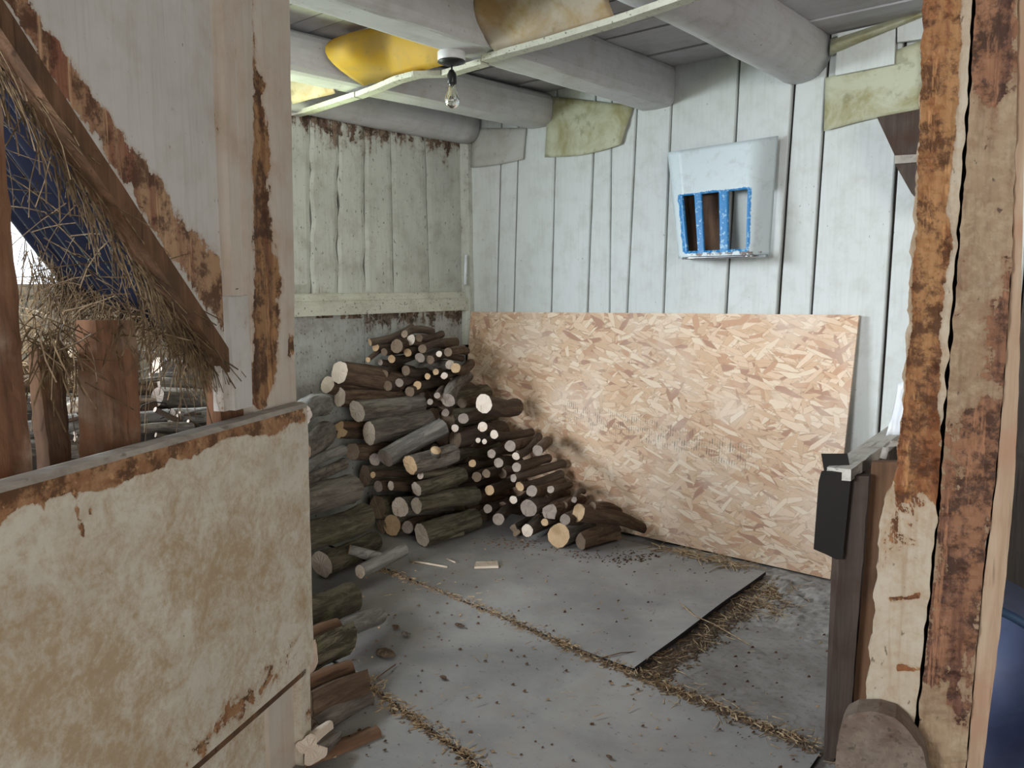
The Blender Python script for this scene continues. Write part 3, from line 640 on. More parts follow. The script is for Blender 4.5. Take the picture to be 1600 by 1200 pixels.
slab_sz('lower_batten', [(1.36, -.235, -.15), (1.075, -.228, -.152)], -.045, .05, UPPER, lpost, 6, 14, {'peel': lambda x, y: .08}, None, .004, 8)
slab_sz('groove_strip', [(2.5, -.26, -.10), (1.075, -.25, -.14)], -.062, .03, UPPER, lpost, 4, 30, {'peel': lambda x, y: .25})
# ---- sloping upper panel and the hay chute
ZD = lambda s: 1.24+1.10*(-.2487-s)
up_ = tag(empty('chute_side_panel'), 'white plywood panel cut on a diagonal beside the cream post', 'panel')
pe = region([[(384, 560), (366, 470), (345, 405), (318, 375), (285, 335), (262, 290), (225, 240), (190, 195), (140, 130), (85, 55), (30, -30), (0, 0), (200, 300), (370, 560)]], 14, .72)
slab_sz('sheet', [(2.5, -.2487-(2.5-1.24)/1.10, -.235), (1.24, -.2487, -.245)], -.055, .02, UPPER, up_, 60, 90, {'peel': pe})
def diagbar(name, o0, o1, d0, d1, mat, parent):
    n = 40; V = []
    for j in range(n+1):
        s = -1.42+(1.42-.236)*j/n; z = ZD(s); w_ = .005*mnoise.noise(Vector((s*8, 3, o0*50)))
        for o_, dz in ((o0, d0), (o1, d0), (o1, d1), (o0, d1)): V.append(sz(s, z+dz+w_, o_))
    fs = [(j*4+k, j*4+(k+1) % 4, (j+1)*4+(k+1) % 4, (j+1)*4+k) for j in range(n) for k in range(4)]+[(3, 2, 1, 0), tuple(n*4+k for k in range(4))]
    return obj(name, V, fs, mat, parent)
diagbar('edge_rail', -.050, -.10, -.055, .004, BROWN, up_)
tin = []
Fl = PD(104, 452, 2.62); Nl = sz(-.27, 1.225, -.07); Nh = sz(-1.36, ZD(-1.36)-.02, -.07); Fh = Fl+(Nh-Nl)*.97
nvv, nuu = 96, 14; V = []
nrm = np.cross(Nh-Nl, Fl-Nl); nrm /= np.linalg.norm(nrm)
for j in range(nuu+1):
    for i in range(nvv+1):
        u, v = j/nuu, i/nvv; p = (Nl*(1-v)+Fl*v)*(1-u)+(Nh*(1-v)+Fh*v)*u; V.append(p+nrm*.020*math.sin(v*2*math.pi*8))
ct = obj('corrugated_sheet', V, [(j*(nvv+1)+i, j*(nvv+1)+i+1, (j+1)*(nvv+1)+i+1, (j+1)*(nvv+1)+i) for j in range(nuu) for i in range(nvv)], TINM, None, True)
m = ct.modifiers.new('s', 'SOLIDIFY'); m.thickness = .002; tag(ct, 'corrugated metal sheet coloured dark blue for shade, sloping down with hay stuck on it', 'metal sheet')

def blades(name, spec, mat, seed, w=.0012, seg=3):
    """spec: list of (p0, direction, length, sag) -> thin bent three-sided straws in one mesh"""
    rd = random.Random(seed); V = []; fs = []
    for p0, d, L, sag in spec:
        p0 = np.array(p0); d = np.array(d, float); d /= np.linalg.norm(d)+1e-9; a = np.cross(d, (0, 0, 1.)); a = a/(np.linalg.norm(a)+1e-6); c = np.cross(a, d); ww = w*rd.uniform(.6, 1.5)
        cu = np.array((rd.uniform(-1, 1), rd.uniform(-1, 1), rd.uniform(-.5, .5)))*L*.18; b0 = len(V)
        for k in range(seg+1):
            t_ = k/seg; p = p0+d*L*t_+cu*t_*(1-t_)*2+np.array((0, 0, -sag*t_*t_)); V += [p+a*ww, p-a*ww*.5+c*ww*.87, p-a*ww*.5-c*ww*.87]
        for k in range(seg):
            for q in range(3): fs.append((b0+k*3+q, b0+k*3+(q+1) % 3, b0+(k+1)*3+(q+1) % 3, b0+(k+1)*3+q))
    return obj(name, V, fs, mat)
rd = random.Random(3); sp = []
e_s = (Nl-Nh)/np.linalg.norm(Nl-Nh)
def tinp(u, v): return (Nl*(1-v)+Fl*v)*(1-u)+(Nh*(1-v)+Fh*v)*u
dn = -nrm if nrm[2] > 0 else nrm
for _ in range(650):   # hay caught beside the edge rail
    u = rd.random()**1.6*.75; v = abs(rd.gauss(0, .055)); sp.append((tinp(u, v)+dn*rd.uniform(.0, .04), e_s+np.array((rd.gauss(0, .3), rd.gauss(0, .3), rd.gauss(-.05, .3))), rd.uniform(.05, .15), rd.uniform(0, .05)))
for _ in range(620):   # ragged hay along the lower lip
    v = rd.random(); u = abs(rd.gauss(0, .045)); sp.append((tinp(u, v)+dn*rd.uniform(.0, .06), np.array((rd.gauss(0, .6), rd.gauss(0, .6), rd.gauss(-.35, .6))), rd.uniform(.03, .09), rd.uniform(0, .03)))
for _ in range(260):
    u, v = rd.random()*.8, rd.random(); sp.append((tinp(u, v)+dn*rd.uniform(.01, .04), np.array((rd.gauss(0, .7), rd.gauss(0, .7), rd.gauss(0, .7))), rd.uniform(.06, .25), rd.uniform(0, .04)))
for _ in range(130):    # tuft hanging at the far corner of the sheet
    v = rd.uniform(.74, .97); sp.append((tinp(rd.uniform(0, .16), v)+np.array((0, 0, -rd.random()*.14)), np.array((rd.gauss(0, .3), rd.gauss(0, .3), rd.gauss(-.8, .4))), rd.uniform(.06, .2), 0))
for cx, cy, n_ in ((84, 548, 80), (60, 520, 30), (182, 505, 55), (250, 520, 30)):   # wisps caught on the slat tops
    c_ = PL(cx, cy, A0-NN*.13, NN)
    for _ in range(n_): sp.append((c_+np.array((rd.gauss(0, .03), rd.gauss(0, .03), rd.gauss(.01, .03))), (rd.gauss(0, .5), rd.gauss(0, .5), rd.gauss(-.7, .5)), rd.uniform(.04, .14), .01))
for _ in range(60):
    v = rd.uniform(.1, 1); sp.append((tinp(rd.uniform(0, .05), v), (rd.gauss(0, .25), rd.gauss(0, .25), -1), rd.uniform(.18, .36), 0))
tag(blades('chute_hay', sp, HAY, 5), 'tangled dry hay hanging from the corrugated sheet', 'hay', kind='stuff')

# ---- manger slats standing between partition and wood store
def pslab(name, label, rows, off, th, mat, seed, group=None, cat='slat', jit=2.):
    pt = lambda x, y: PL(x, y, A0+NN*off, NN)
    o = slab(name, rows, pt, -NN*th, mat, None, 6, 16., jit, lambda x, y, v: .006*nz(v, 30), None, seed)
    o.parent = mg; return tag(o, label)
mg = tag(empty('manger'), 'old wooden hay manger with worn slats behind the cream partition', 'manger')
pslab('slat', 'broad grey manger post with brown lower half beside the bright window', [(150, -30, 2), (330, -28, 16), (470, -22, 28), (560, -18, 34), (680, -10, 46), (760, -2, 54), (1080, 20, 74)], -.12, .07, SLATM, 4)
pslab('slat', 'narrow dark red-brown manger slat with hay over its top', [(545, 63, 98), (620, 66, 104), (720, 76, 113), (1080, 96, 130)], -.16, .03, BROWN, 7)
pslab('slat', 'wide brown manger slat with a grey worn side', [(500, 149, 211), (520, 150, 212), (600, 152, 217), (700, 154, 220), (1080, 160, 230)], -.12, .05, SLATM, 9)
pslab('slat', 'short sawn-off brown stub beside the cream post', [(558, 344, 392), (640, 344, 394), (1000, 348, 400)], -.075, .04, SLATM, 12, jit=1.)

# ================================================================== ROTTEN POST AT THE DOORWAY
P5 = PD(1480, 600, 1.72); PN = np.array((CAM[0]-P5[0], CAM[1]-P5[1], 0.)); PN /= np.linalg.norm(PN)
rp = tag(empty('door_post'), 'rotten brown doorway post made of boards with flaking cream paint', 'post')
def ptd(off): return lambda x, y: PL(x, y, P5+PN*off, PN)
def ext(rows):
    (a, al, ar), (b, bl2, br2) = rows[0], rows[1]; k = (-400-a)/(b-a); t0 = (-400, al+(bl2-al)*k, ar+(br2-ar)*k)
    (a, al, ar), (b, bl2, br2) = rows[-2], rows[-1]; yb = 600+F*math.tan(math.atan(1.38/1.72)-PITCH); yb = proj(np.array((P5[0], P5[1], 0.)))[1]; k = (yb-b)/(b-a); t1 = (yb, bl2+(bl2-al)*k, br2+(br2-ar)*k)
    return [t0]+rows+[t1]
rotA = [[(1440, -400), (1505, -400), (1500, 60), (1496, 150), (1490, 250), (1478, 330), (1490, 370), (1478, 440), (1468, 520), (1472, 560), (1466, 620), (1480, 720), (1470, 800), (1440, 770), (1400, 790), (1395, 740), (1420, 560), (1430, 380), (1436, 200)]]
fr_ = region(rotA, 8, .80); fr2 = region([[(1440, 610), (1440, 645), (1462, 645), (1462, 610)], [(1385, 930), (1400, 930), (1440, 925), (1440, 935), (1390, 945)], [(1400, 1035), (1440, 1040), (1440, 1050), (1400, 1050)]], 4, .6)
fr3 = region([[(1372, 750), (1470, 750), (1458, 880), (1366, 890)]], 30, .42)
slab('left_board', ext([(-30, 1443, 1521), (200, 1436, 1508), (400, 1423, 1493), (600, 1412, 1477), (690, 1404, 1471), (745, 1398, 1467), (790, 1380, 1464), (830, 1374, 1461), (950, 1366, 1449), (1115, 1351, 1431), (1230, 1343, 1422)]), ptd(0), -PN*.07, ROTM, rp, 16, 7., 6, lambda x, y, v: .016*fr_(x, y)*(.7+.9*nz(v, 26)+.5*nz(v, 70)), {'peel': lambda x, y: max(fr_(x, y), fr2(x, y), fr3(x, y))}, 2)
brn = region([[(1510, -400), (1600, -400), (1590, 120), (1560, 200), (1530, 160), (1500, 90)], [(1468, 690), (1500, 650), (1560, 640), (1545, 800), (1520, 1000), (1505, 1100), (1445, 1060), (1455, 900), (1470, 800)], [(1560, 400), (1585, 390), (1570, 600), (1555, 590)]], 20, .40)
slab('right_board', ext([(-30, 1526, 1591), (200, 1513, 1588), (400, 1498, 1581), (600, 1482, 1568), (740, 1472, 1556), (800, 1468, 1548), (820, 1466, 1549), (850, 1463, 1540), (950, 1454, 1532), (1115, 1436, 1516), (1230, 1427, 1506)]), ptd(.004), -PN*.07, ROTM2, rp, 16, 7., 3, lambda x, y, v: .008*(nz(v, 20)+.6*nz(v, 60)), {'peel': brn}, 5)
slab('edge_board', ext([(-30, 1592, 1606), (400, 1582, 1597), (600, 1569, 1592), (760, 1556, 1585), (900, 1538, 1572), (1000, 1528, 1561), (1115, 1518, 1546), (1230, 1508, 1532)]), ptd(-.004), -PN*.08, PALE, rp, 6, 14., 1, None, None, 6)
slab('core', ext([(-30, 1470, 1585), (600, 1440, 1560), (1230, 1380, 1500)]), ptd(-.045), -PN*.06, DARKW, rp, 4, 60.)
slab('kick_block', [(1113, 1338, 1372), (1121, 1322, 1398), (1140, 1312, 1420), (1172, 1307, 1442), (1240, 1302, 1456), (1330, 1296, 1460)], ptd(.07), -PN*.065, KICKM, rp, 10, 8., 3, lambda x, y, v: .01*nz(v, 25), None, 15)

# ================================================================== LOW DIVIDER BEHIND THE DOOR POST
dv = tag(empty('stall_divider'), 'low dark board stall divider topped by a grey weathered plank', 'divider')
DPn = np.array((.25, -.97, 0)); DPp = PZ(1290, 1192); 
ptv = lambda off: (lambda x, y: PL(x, y, DPp+DPn*off, DPn))
slab('end_board', [(744, 1321, 1358), (890, 1310, 1347), (1000, 1301, 1338), (1110, 1294, 1330), (1185, 1290, 1324)], ptv(0), -DPn*.03, DBRD, dv, 6, 16., 1.5, None, None, 21)
slab('end_board', [(722, 1362, 1420), (890, 1350, 1405), (1000, 1340, 1395), (1190, 1326, 1378)], ptv(-.05), -DPn*.03, BROWN, dv, 6, 16., 1.5, None, None, 22)
slab('steel_flange', [(738, 1283, 1330), (752, 1279, 1329), (860, 1271, 1318), (866, 1290, 1318), (874, 1306, 1316)], ptv(.02), -DPn*.02, STEEL, dv, 8, 8., 0, None, None, 23)
slab('steel_tab', [(709, 1283, 1324), (740, 1288, 1330)], ptv(-.03), -DPn*.004, STEEL, dv, 4, 8.)
pA, pB = ptv(-.01)(1292, 738), None
pB = PZ(1432, 642, pA[2]+.02); wv = np.array((.075, -.03, .012))
V, fs = [], []; n = 24
for j in range(n+1):
    p = pA+(pB-pA)*j/n; e = .006*mnoise.noise(Vector((j*.8, 1, 1))); V += [p+np.array((0, 0, e-.02)), p+wv+np.array((0, 0, e-.02)), p+wv+np.array((0, 0, e+.012)), p+np.array((e, 0, e+.015))]
fs = [(j*4+k, j*4+(k+1) % 4, (j+1)*4+(k+1) % 4, (j+1)*4+k) for j in range(n) for k in range(4)]+[(3, 2, 1, 0), tuple(n*4+k for k in range(4))]
obj('top_plank', V, fs, PLANKP, dv)
for j in range(7):
    p = pA+(pB-pA)*(j/7+.01); q = pA+(pB-pA)*((j+1)/7); p2 = p+np.array((.02, 0, -.02)); q2 = q+np.array((.02, 0, -.02))
    obj('side_board', [(p2[0], p2[1], .0), (q2[0], q2[1]-.006, .0), (q2[0], q2[1]-.006, q2[2]), (p2[0], p2[1], p2[2]), (p2[0]+.03, p2[1], .0), (q2[0]+.03, q2[1]-.006, .0), (q2[0]+.03, q2[1]-.006, q2[2]), (p2[0]+.03, p2[1], p2[2])], [(0, 1, 2, 3), (7, 6, 5, 4), (0, 4, 5, 1), (1, 5, 6, 2), (2, 6, 7, 3), (3, 7, 4, 0)], DBRD, dv)
# pale pipe brace and crumpled plastic on the divider
G = []
for j in range(9):
    row = []
    for i in range(9):
        u, v = i/8, j/8; x = 1385+u*45+(1-v)*18; yv = 600+v*82-(u*40)*(1-v)*.5; row.append(PL(x, yv, pA+np.array((.08, .55, 0)), DPn)+np.array((0, .012*math.sin(u*22+v*4), 0)))
    G.append(row)
sheet('plastic_sheeting', 'crumpled clear white plastic sheeting behind the rotten post', 'plastic sheet', G, GLASST)
pb = [PL(x, y, DPp+DPn*-.005, DPn) for x, y in ((1380, 716), (1384, 700), (1392, 694), (1412, 692), (1416, 712))]
V, fs = tube(pb, .009, 8); tag(obj('pale_pipe', V, fs, GREYW, None, True), 'bent pale pipe end on top of the dark divider', 'pipe')

# blue tub, tilted, beside the post
tb = tag(empty('blue_tub'), 'blue-grey plastic tub lying open in the dark beyond the doorway post', 'tub')
tc = PD(1512, 1085, 2.25); tc[2] = .262; ax = Vector((.12, -1, .04)).normalized(); rot = ax.to_track_quat('Z', 'Y').to_matrix()
prof = [(0, -.42), (.20, -.42), (.225, -.40), (.245, -.02), (.25, 0)]; prin = [(.238, 0), (.232, -.02), (.21, -.39), (0, -.40)]
def tubp(prof, seg=40):
    V, fs = lathe(prof, (0, 0, 0), seg); return [np.array(rot @ Vector(v))+tc for v in V], fs
V, fs = tubp(prof+prin); obj('shell', V, fs, TUBM, tb, True)
V, fs = tube([np.array(rot @ Vector((.246*math.cos(a), .246*math.sin(a), 0)))+tc for a in np.linspace(0, 2*math.pi, 49)], .013, 8, False); obj('rim', V, fs, RIMM, tb, True)

# ================================================================== FIREWOOD
BAR = {'grey': 0, 'brown': 1, 'moss': 2, 'thin': 3, 'silver': 4}
LC = [0]
def log(p0, p1, r0, r1, bark='grey', cut='pale', label=None, group=None, split=None, bend=.03, name='firewood_log', cat='log', stub=None, ring=9, seg=16, lump=.10, caps='child', faceup=None):
    LC[0] += 1; sd_ = LC[0]*1.37
    if seg == 16 and r0 > .038: seg = 36; ring = 16
    rd_ = random.Random(LC[0]); p0 = Vector(p0); p1 = Vector(p1); ax = p1-p0; L = ax.length
    q = ax.to_track_quat('Z', 'Y'); M = q.to_matrix().to_4x4(); M.translation = p0
    th0 = rd_.uniform(0, 6.28); bx, by = rd_.uniform(-1, 1)*bend*L, rd_.uniform(-1, 1)*bend*L
    if split: r0, r1 = r0*1.25, r1*1.25
    prof = []
    for k in range(seg):
        a = 2*math.pi*k/seg; f_ = 1+lump*.6*mnoise.noise(Vector((math.cos(a)*1.1, math.sin(a)*1.1, sd_)))
        if split:   # wedge: round bark side and two flat faces
            c = math.cos(a); f_ *= 1 if abs(a-math.pi) > 2.0 else min(1, .30/max(.05, math.cos(a-math.pi)*.75+.18)) if abs(a-math.pi) < 1.2 else 1
            f_ = 1 if (a < 1.0 or a > 5.28) else .55+.22*math.cos(3*a)*.6
        prof.append(f_)
    V = []; tilt = (rd_.uniform(-.18, .18), rd_.uniform(-.18, .18))
    for j in range(ring+1):
        t_ = j/ring; r = r0+(r1-r0)*t_; ox, oy = bx*math.sin(math.pi*t_), by*math.sin(math.pi*t_)
        for k in range(seg):
            a = 2*math.pi*k/seg+th0; c, s = math.cos(a), math.sin(a)
            n_ = 1+lump*mnoise.noise(Vector((c*1.6+sd_, s*1.6, t_*L*5)))+lump*.55*mnoise.noise(Vector((c*r*90+sd_, s*r*90, t_*L*9)))
            if seg == 36: n_ += .07*mnoise.ridged_multi_fractal(Vector((c*5.5+sd_, s*5.5, t_*L*7)), 1., 2., 3, 1., 2.)-.09
            rr = r*prof[k]*n_; z = t_*L
            if j == 0: z += (c*tilt[0]+s*tilt[1])*r
            V.append((c*rr+ox, s*rr+oy, z))
    fs = [(j*seg+k, j*seg+(k+1) % seg, (j+1)*seg+(k+1) % seg, (j+1)*seg+k) for j in range(ring) for k in range(seg)]; fm = [0]*len(fs)
    if split:
        for j in range(ring):
            for k in range(seg):
                a = 2*math.pi*k/seg
                if not (a < 1.1 or a > 5.0): fm[j*seg+k] = 1
    mats = [SPLITP if split == 'pale' else SPLIT] if split else [CUT[cut]]
    if caps == 'mesh':
        fs += [tuple(range(seg-1, -1, -1)), tuple(ring*seg+k for k in range(seg))]; fm += [1, 1]
        if split: mats = [CUT[cut]]
    o = obj(name, V, fs, BARK[BAR[bark]], None, True, mats, fm); o.matrix_world = M
    try: o.data.set_sharp_from_angle(angle=.9)
    except Exception: pass
    if caps == 'child':
        for e, j in ((0, 0), (1, ring)):
            rim = [np.array(V[j*seg+k]) for k in range(seg)]; c = sum(rim)/seg
            C = [c+(v-c)*.5+np.array((0, 0, rd_.uniform(-.002, .002))) for v in rim]
            sgn = -.0012 if e == 0 else .0012; R = [c+(v-c)*.985+np.array((0, 0, sgn)) for v in rim]
            vv = R+[p+np.array((0, 0, sgn)) for p in C]+[c+np.array((0, 0, sgn))]
            ff = [(k, (k+1) % seg, seg+(k+1) % seg, seg+k) for k in range(seg)]+[(seg+k, seg+(k+1) % seg, 2*seg) for k in range(seg)]
            if e == 0: ff = [f_[::-1] for f_ in ff]
            obj('cut_end', vv, ff, CUT[cut], o)
    if stub:
        (a, t_, L2, r2) = stub; d = np.array((math.cos(a), math.sin(a), -.35)); rr = r0+(r1-r0)*t_; b = np.array((bx*math.sin(math.pi*t_), by*math.sin(math.pi*t_), L*t_))
        V2, f2 = tube([b+d*rr*.6, b+d*(rr+L2*.5), b+d*(rr+L2)], [r2*1.25, r2*1.05, r2], 12); s_ = obj('branch_stub', V2, f2, BARK[BAR[bark]], o, True, [CUT['tan']], [0]*(len(f2)-1)+[1])
    if label and '{' in label:
        label = label.format(s='slender' if r0 < .024 else 'finger-thick' if r0 < .0 else 'medium' if r0 < .042 else 'thick',
            b={'grey': 'grey', 'brown': 'brown', 'moss': 'mossy', 'thin': 'dark', 'silver': 'silvery'}[bark], c={'pale': 'pale', 'old': 'dull grey', 'tan': 'tan', 'dark': 'dark'}[cut])
    return tag(o, label, cat, group)
def fit(x, y, yn, r):
    """near end on plane y=yn, slid toward the camera until it clears the left wall"""
    p = PY(x, y, yn)
    for _ in range(60):
        if p[0] > r+.03: break
        yn -= .02; p = PY(x, y, yn)
    return p, yn
def plog(x, y, rpx, x2, y2, yn, dl, r2=None, zmin=None, **k):
    p, yn2 = fit(x, y, yn, rpx*4.6/F); r = rpx*depth(p)/F
    p1 = PY(x2, y2, yn2+dl)
    if p1[0] < r+.02: p1[0] = r+.02
    floor_ = .021
    for q, rr in ((p, r), (p1, (r2 or rpx)*depth(p1)/F)):
        q[2] = max(q[2], rr*1.02+floor_)
    return log(p, p1, r, (r2 or rpx)*depth(p1)/F*.97, **k)
G1 = 'thick firewood logs stacked beside the left wall'; 
def L1(*a, **k):
    k.setdefault('group', G1); k.setdefault('label', '{s} {b} log with {c} sawn end in the stack beside the left wall'); return plog(*a, **k)
L1(531, 582, 18, 622, 598, -1.18, .42, bark='brown', cut='pale', label='topmost thick log with a white round sawn end on the left stack')
L1(512, 601, 14, 600, 612, -1.12, .40, bark='brown', cut='pale', label='log with a pale round end tucked under the topmost log')
L1(531, 621, 15.5, 625, 622, -1.16, .42, bark='brown', cut='pale')
L1(558, 642, 18, 656, 632, -1.14, .42, bark='grey', cut='pale', label='ridged grey-barked log with pale end just below the topmost logs')
L1(577, 677, 20, 670, 657, -1.12, .42, 17, bark='grey', cut='pale', label='ridged grey log with the largest pale sawn end of the left stack')
L1(602, 716, 15, 690, 668, -1.12, .42, 15, bark='silver', cut='old', label='smooth silver-barked log slanting across the left stack')
L1(586, 718, 10, 650, 705, -1.06, .35, bark='grey', cut='old')
L1(641, 726, 16, 708, 708, -1.08, .34, 16, bark='grey', cut='tan', label='short split-ended log with a sawn-off side branch', stub=(2.2, .55, .02, .028))
L1(651, 764, 12, 722, 742, -1.05, .36, bark='moss', cut='pale')
L1(657, 743, 6, 715, 735, -1.0, .3, bark='moss', cut='pale')
L1(651, 790, 13, 742, 774, -1.05, .42, 15, bark='moss', cut='pale')
L1(625, 793, 16, 700, 790, -1.05, .40, bark='grey', cut='pale', label='log with a cracked white sawn end low in the left stack')
L1(659, 841, 19, 742, 823, -1.05, .40, 17, bark='moss', cut='pale', label='mossy bottom log with a white slanted end resting on the floor')
L1(672, 855, 6, 722, 850, -1.0, .22, bark='moss', cut='old')
L1(613, 825, 17, 690, 820, -1.02, .40, bark='moss', cut='tan')
L1(590, 793, 19, 670, 790, -1.04, .40, bark='moss', cut='dark')
L1(637, 824, 10, 700, 820, -1.03, .40, bark='brown', cut='old')
L1(551, 706, 14, 630, 700, -1.14, .40, bark='brown', cut='dark')
L1(531, 668, 14, 600, 668, -1.16, .40, bark='brown', cut='tan', split='red', label='orange split log jammed under the pale-ended logs')
L1(570, 744, 17, 650, 740, -1.06, .38, bark='moss', cut='dark')
L1(591, 760, 9, 660, 756, -1.05, .38, bark='brown', cut='old')
L1(611, 759, 7.5, 680, 756, -1.05, .38, bark='brown', cut='pale')
L1(583, 742, 5, 640, 742, -1.08, .3, bark='brown', cut='tan')
L1(597, 845, 12, 660, 842, -1.03, .35, bark='moss', cut='dark')
# log with far ends showing, between the post and the stack
G2 = 'logs lying between the cream post and the left stack'
def L2(x, y, r, x2, y2, yf, dl, r2=None, **k):
    k.setdefault('group', G2); k.setdefault('label', '{s} {b} log lying between the cream post and the left stack')
    p1 = PY(x2, y2, yf); p0 = PY(x, y, yf-dl); ra, rb = r*depth(p0)/F, (r2 or r)*depth(p1)/F
    p0[2] = max(p0[2], ra+.02); p1[2] = max(p1[2], rb+.02); return log(p0, p1, ra, rb, **k)
L2(470, 648, 18, 503, 632, -1.42, .35, bark='silver', cut='old')
L2(468, 705, 19, 508, 676, -1.44, .35, bark='grey', cut='dark')
L2(468, 738, 8, 536, 703, -1.45, .4, bark='silver', cut='old', label='thin silver branch above the heap between post and stack')
L2(468, 755, 9, 537, 724, -1.45, .4, bark='grey', cut='old')
L2(462, 790, 23, 548, 765, -1.48, .42, bark='grey', cut='dark', stub=(.6, .55, .015, .03), label='grey log with a pale sawn branch stub beside the cream post')
L2(462, 840, 25, 570, 808, -1.40, .44, 22, bark='moss', cut='dark', label='thick mossy log with deep bark ridges beside the cream post')
L2(503, 882, 21, 585, 846, -1.24, .42, 15, bark='moss', cut='pale', label='mossy log with a broken splintered end near the forked branch')
L2(455, 965, 26, 545, 945, -1.84, .42, 24, bark='moss', cut='dark', label='dark thick log lying on the mat behind the small pale log')
L2(512, 998, 15, 592, 962, -1.86, .36, 14, bark='silver', cut='old', label='small pale-barked log lying alone on the grey mat')
def Ld(x, y, d, x2, y2, d2, r, r2=None, **k):
    p0, p1 = PD(x, y, d), PD(x2, y2, d2); k.setdefault('group', 'split logs at the foot of the cream post'); k.setdefault('label', 'rough {b} log chunk at the foot of the cream post')
    ra, rb = r*d/F, (r2 or r)*d2/F; return log(p0, p1, ra, rb, **k)
Ld(468, 1018, 2.72, 528, 990, 2.92, 32, 30, bark='moss', cut='dark', split='red', label='mossy split log beside the small pale log on the mat')
Ld(462, 1095, 2.50, 545, 1060, 2.72, 36, 34, bark='brown', cut='dark', split='red', label='big reddish split log resting on the round grey log by the post')
Ld(488, 1140, 2.45, 570, 1092, 2.70, 17, bark='grey', cut='dark', label='round grey log squeezed between two split logs by the post')
Ld(470, 1205, 2.36, 585, 1155, 2.52, 38, 36, bark='brown', cut='tan', split='red', label='wide reddish split log under the round grey log by the post foot')
Ld(482, 1165, 2.32, 512, 1140, 2.42, 24, 20, bark='grey', cut='pale', split='pale', label='split log showing a fresh white face by the post foot')
Ld(470, 1240, 2.25, 560, 1225, 2.40, 30, 28, bark='brown', cut='dark')

# forked log on the mat
pa, pb_ = PZ(563, 893, .10), PZ(630, 858, .13)
fk = log(pa, pb_, 10.5*depth(pa)/F, 11.5*depth(pb_)/F, 'silver', 'pale', 'forked pale-barked branch log propped on the mat', None, bend=.01)
bpy.context.view_layer.update(); bm_ = (pa*.45+pb_*.55); be = PD(545, 859, depth(bm_)-.06); V, fs = tube([np.array(fk.matrix_world.inverted() @ Vector(p)) for p in (bm_, bm_*.5+be*.5, be)], [.026, .025, .024], 14); obj('branch', V, fs, BARK[4], fk, True, [CUT['tan']], [0]*(len(fs)-1)+[1])

# heap of small branches in the wall corner
G3 = 'short branches heaped in the wall corner'
def L3(x, y, r, x2, y2, yn=-.72, dl=.36, r2=None, **k):
    k.setdefault('group', G3); k.setdefault('label', '{s} {b} branch piece with {c} end heaped in the wall corner'); k.setdefault('bark', 'thin'); k.setdefault('cut', 'tan'); k.setdefault('caps', 'mesh'); k.setdefault('seg', 10); k.setdefault('ring', 6); k.setdefault('bend', .07); return plog(x, y, r, x2, y2, yn, dl, r2, name='branch_piece', cat='branch', **k)
L3(578, 535, 6, 645, 512, -.95, .30, 7, label='long dark branch lying on top of the corner heap')
L3(642, 531, 9, 712, 536, -.72, .34, cut='pale', bark='brown', label='split brown branch with a white end on the corner heap')
L3(612, 561, 6.5, 655, 552, -.85, .34); L3(637, 551, 6.5, 680, 548, -.78, .34); L3(656, 559, 8, 684, 543, -.76, .24, label='stubby grey branch with a round end near the top of the corner heap', bark='grey', cut='old')
L3(703, 570, 7.5, 662, 575, -.62, .12, 10, cut='pale', bark='grey', label='pale-ended branch lying crosswise on the corner heap')
L3(694, 587, 5.5, 720, 582, -.66, .34, cut='pale'); L3(681, 581, 5, 716, 575, -.66, .34); L3(634, 579, 8, 680, 576, -.80, .36, cut='dark'); L3(624, 598, 7, 670, 592, -.84, .36, cut='old')
L3(594, 566, 5, 640, 560, -.9, .34, cut='old'); L3(587, 543, 6, 630, 540, -.92, .34); L3(620, 541, 11, 655, 536, -.85, .3, cut='dark', bark='brown'); L3(652, 602, 7, 700, 598, -.75, .4); L3(668, 588, 5, 700, 584, -.72, .35)
L3(686, 553, 5, 722, 560, -.68, .35, cut='pale'); L3(712, 575, 8, 735, 568, -.62, .35, bark='brown'); L3(700, 550, 7, 728, 548, -.66, .35, bark='brown', cut='dark')
L3(600, 585, 7, 640, 578, -.9, .36, cut='dark'); L3(606, 603, 8, 655, 598, -.9, .4, cut='dark'); L3(640, 612, 8, 690, 606, -.8, .4, cut='dark')
L3(660, 545, 7, 700, 540, -.75, .35, cut='dark'); L3(672, 562, 7, 710, 556, -.72, .35, cut='dark'); L3(600, 550, 6, 640, 545, -.9, .34, cut='dark'); L3(575, 562, 4, 600, 540, -1.0, .3)
L3(655, 528, 6, 690, 522, -.75, .3, cut='dark'); L3(632, 522, 6, 675, 518, -.85, .3, cut='dark')

# sloping stack of thinner sticks against the strand board
G4 = 'thin firewood sticks piled in front of the strand board'
def L4(x, y, r, x2, y2, yn=-.66, dl=.40, r2=None, **k):
    k.setdefault('group', G4); k.setdefault('label', '{s} {b} stick with {c} end in the pile before the strand board'); k.setdefault('bark', 'thin'); k.setdefault('cut', 'old'); k.setdefault('caps', 'mesh' if r < 9 else 'child'); k.setdefault('seg', 12); k.setdefault('ring', 8); k.setdefault('bend', .06); return plog(x, y, r, x2, y2, yn, dl, r2, name='firewood_stick', cat='branch', **k)
L4(700, 625, 12, 731, 588, -.74, .36, 9, bark='grey', cut='old', label='grey log with a dull end standing out between the two stacks')
L4(756, 631, 15, 806, 636, -.66, .40, 14, cut='pale', label='round log with a pale cracked end on top of the stick pile')
L4(696, 645, 6, 722, 628); L4(672, 628, 5, 700, 618, -.8); L4(683, 618, 5, 705, 610, -.8)
L4(724, 654, 8.5, 755, 648); L4(711, 669, 6, 745, 667, cut='pale'); L4(754, 667, 8, 785, 668, cut='pale', label='pale-ended stick right below the topmost round log of the stick pile')
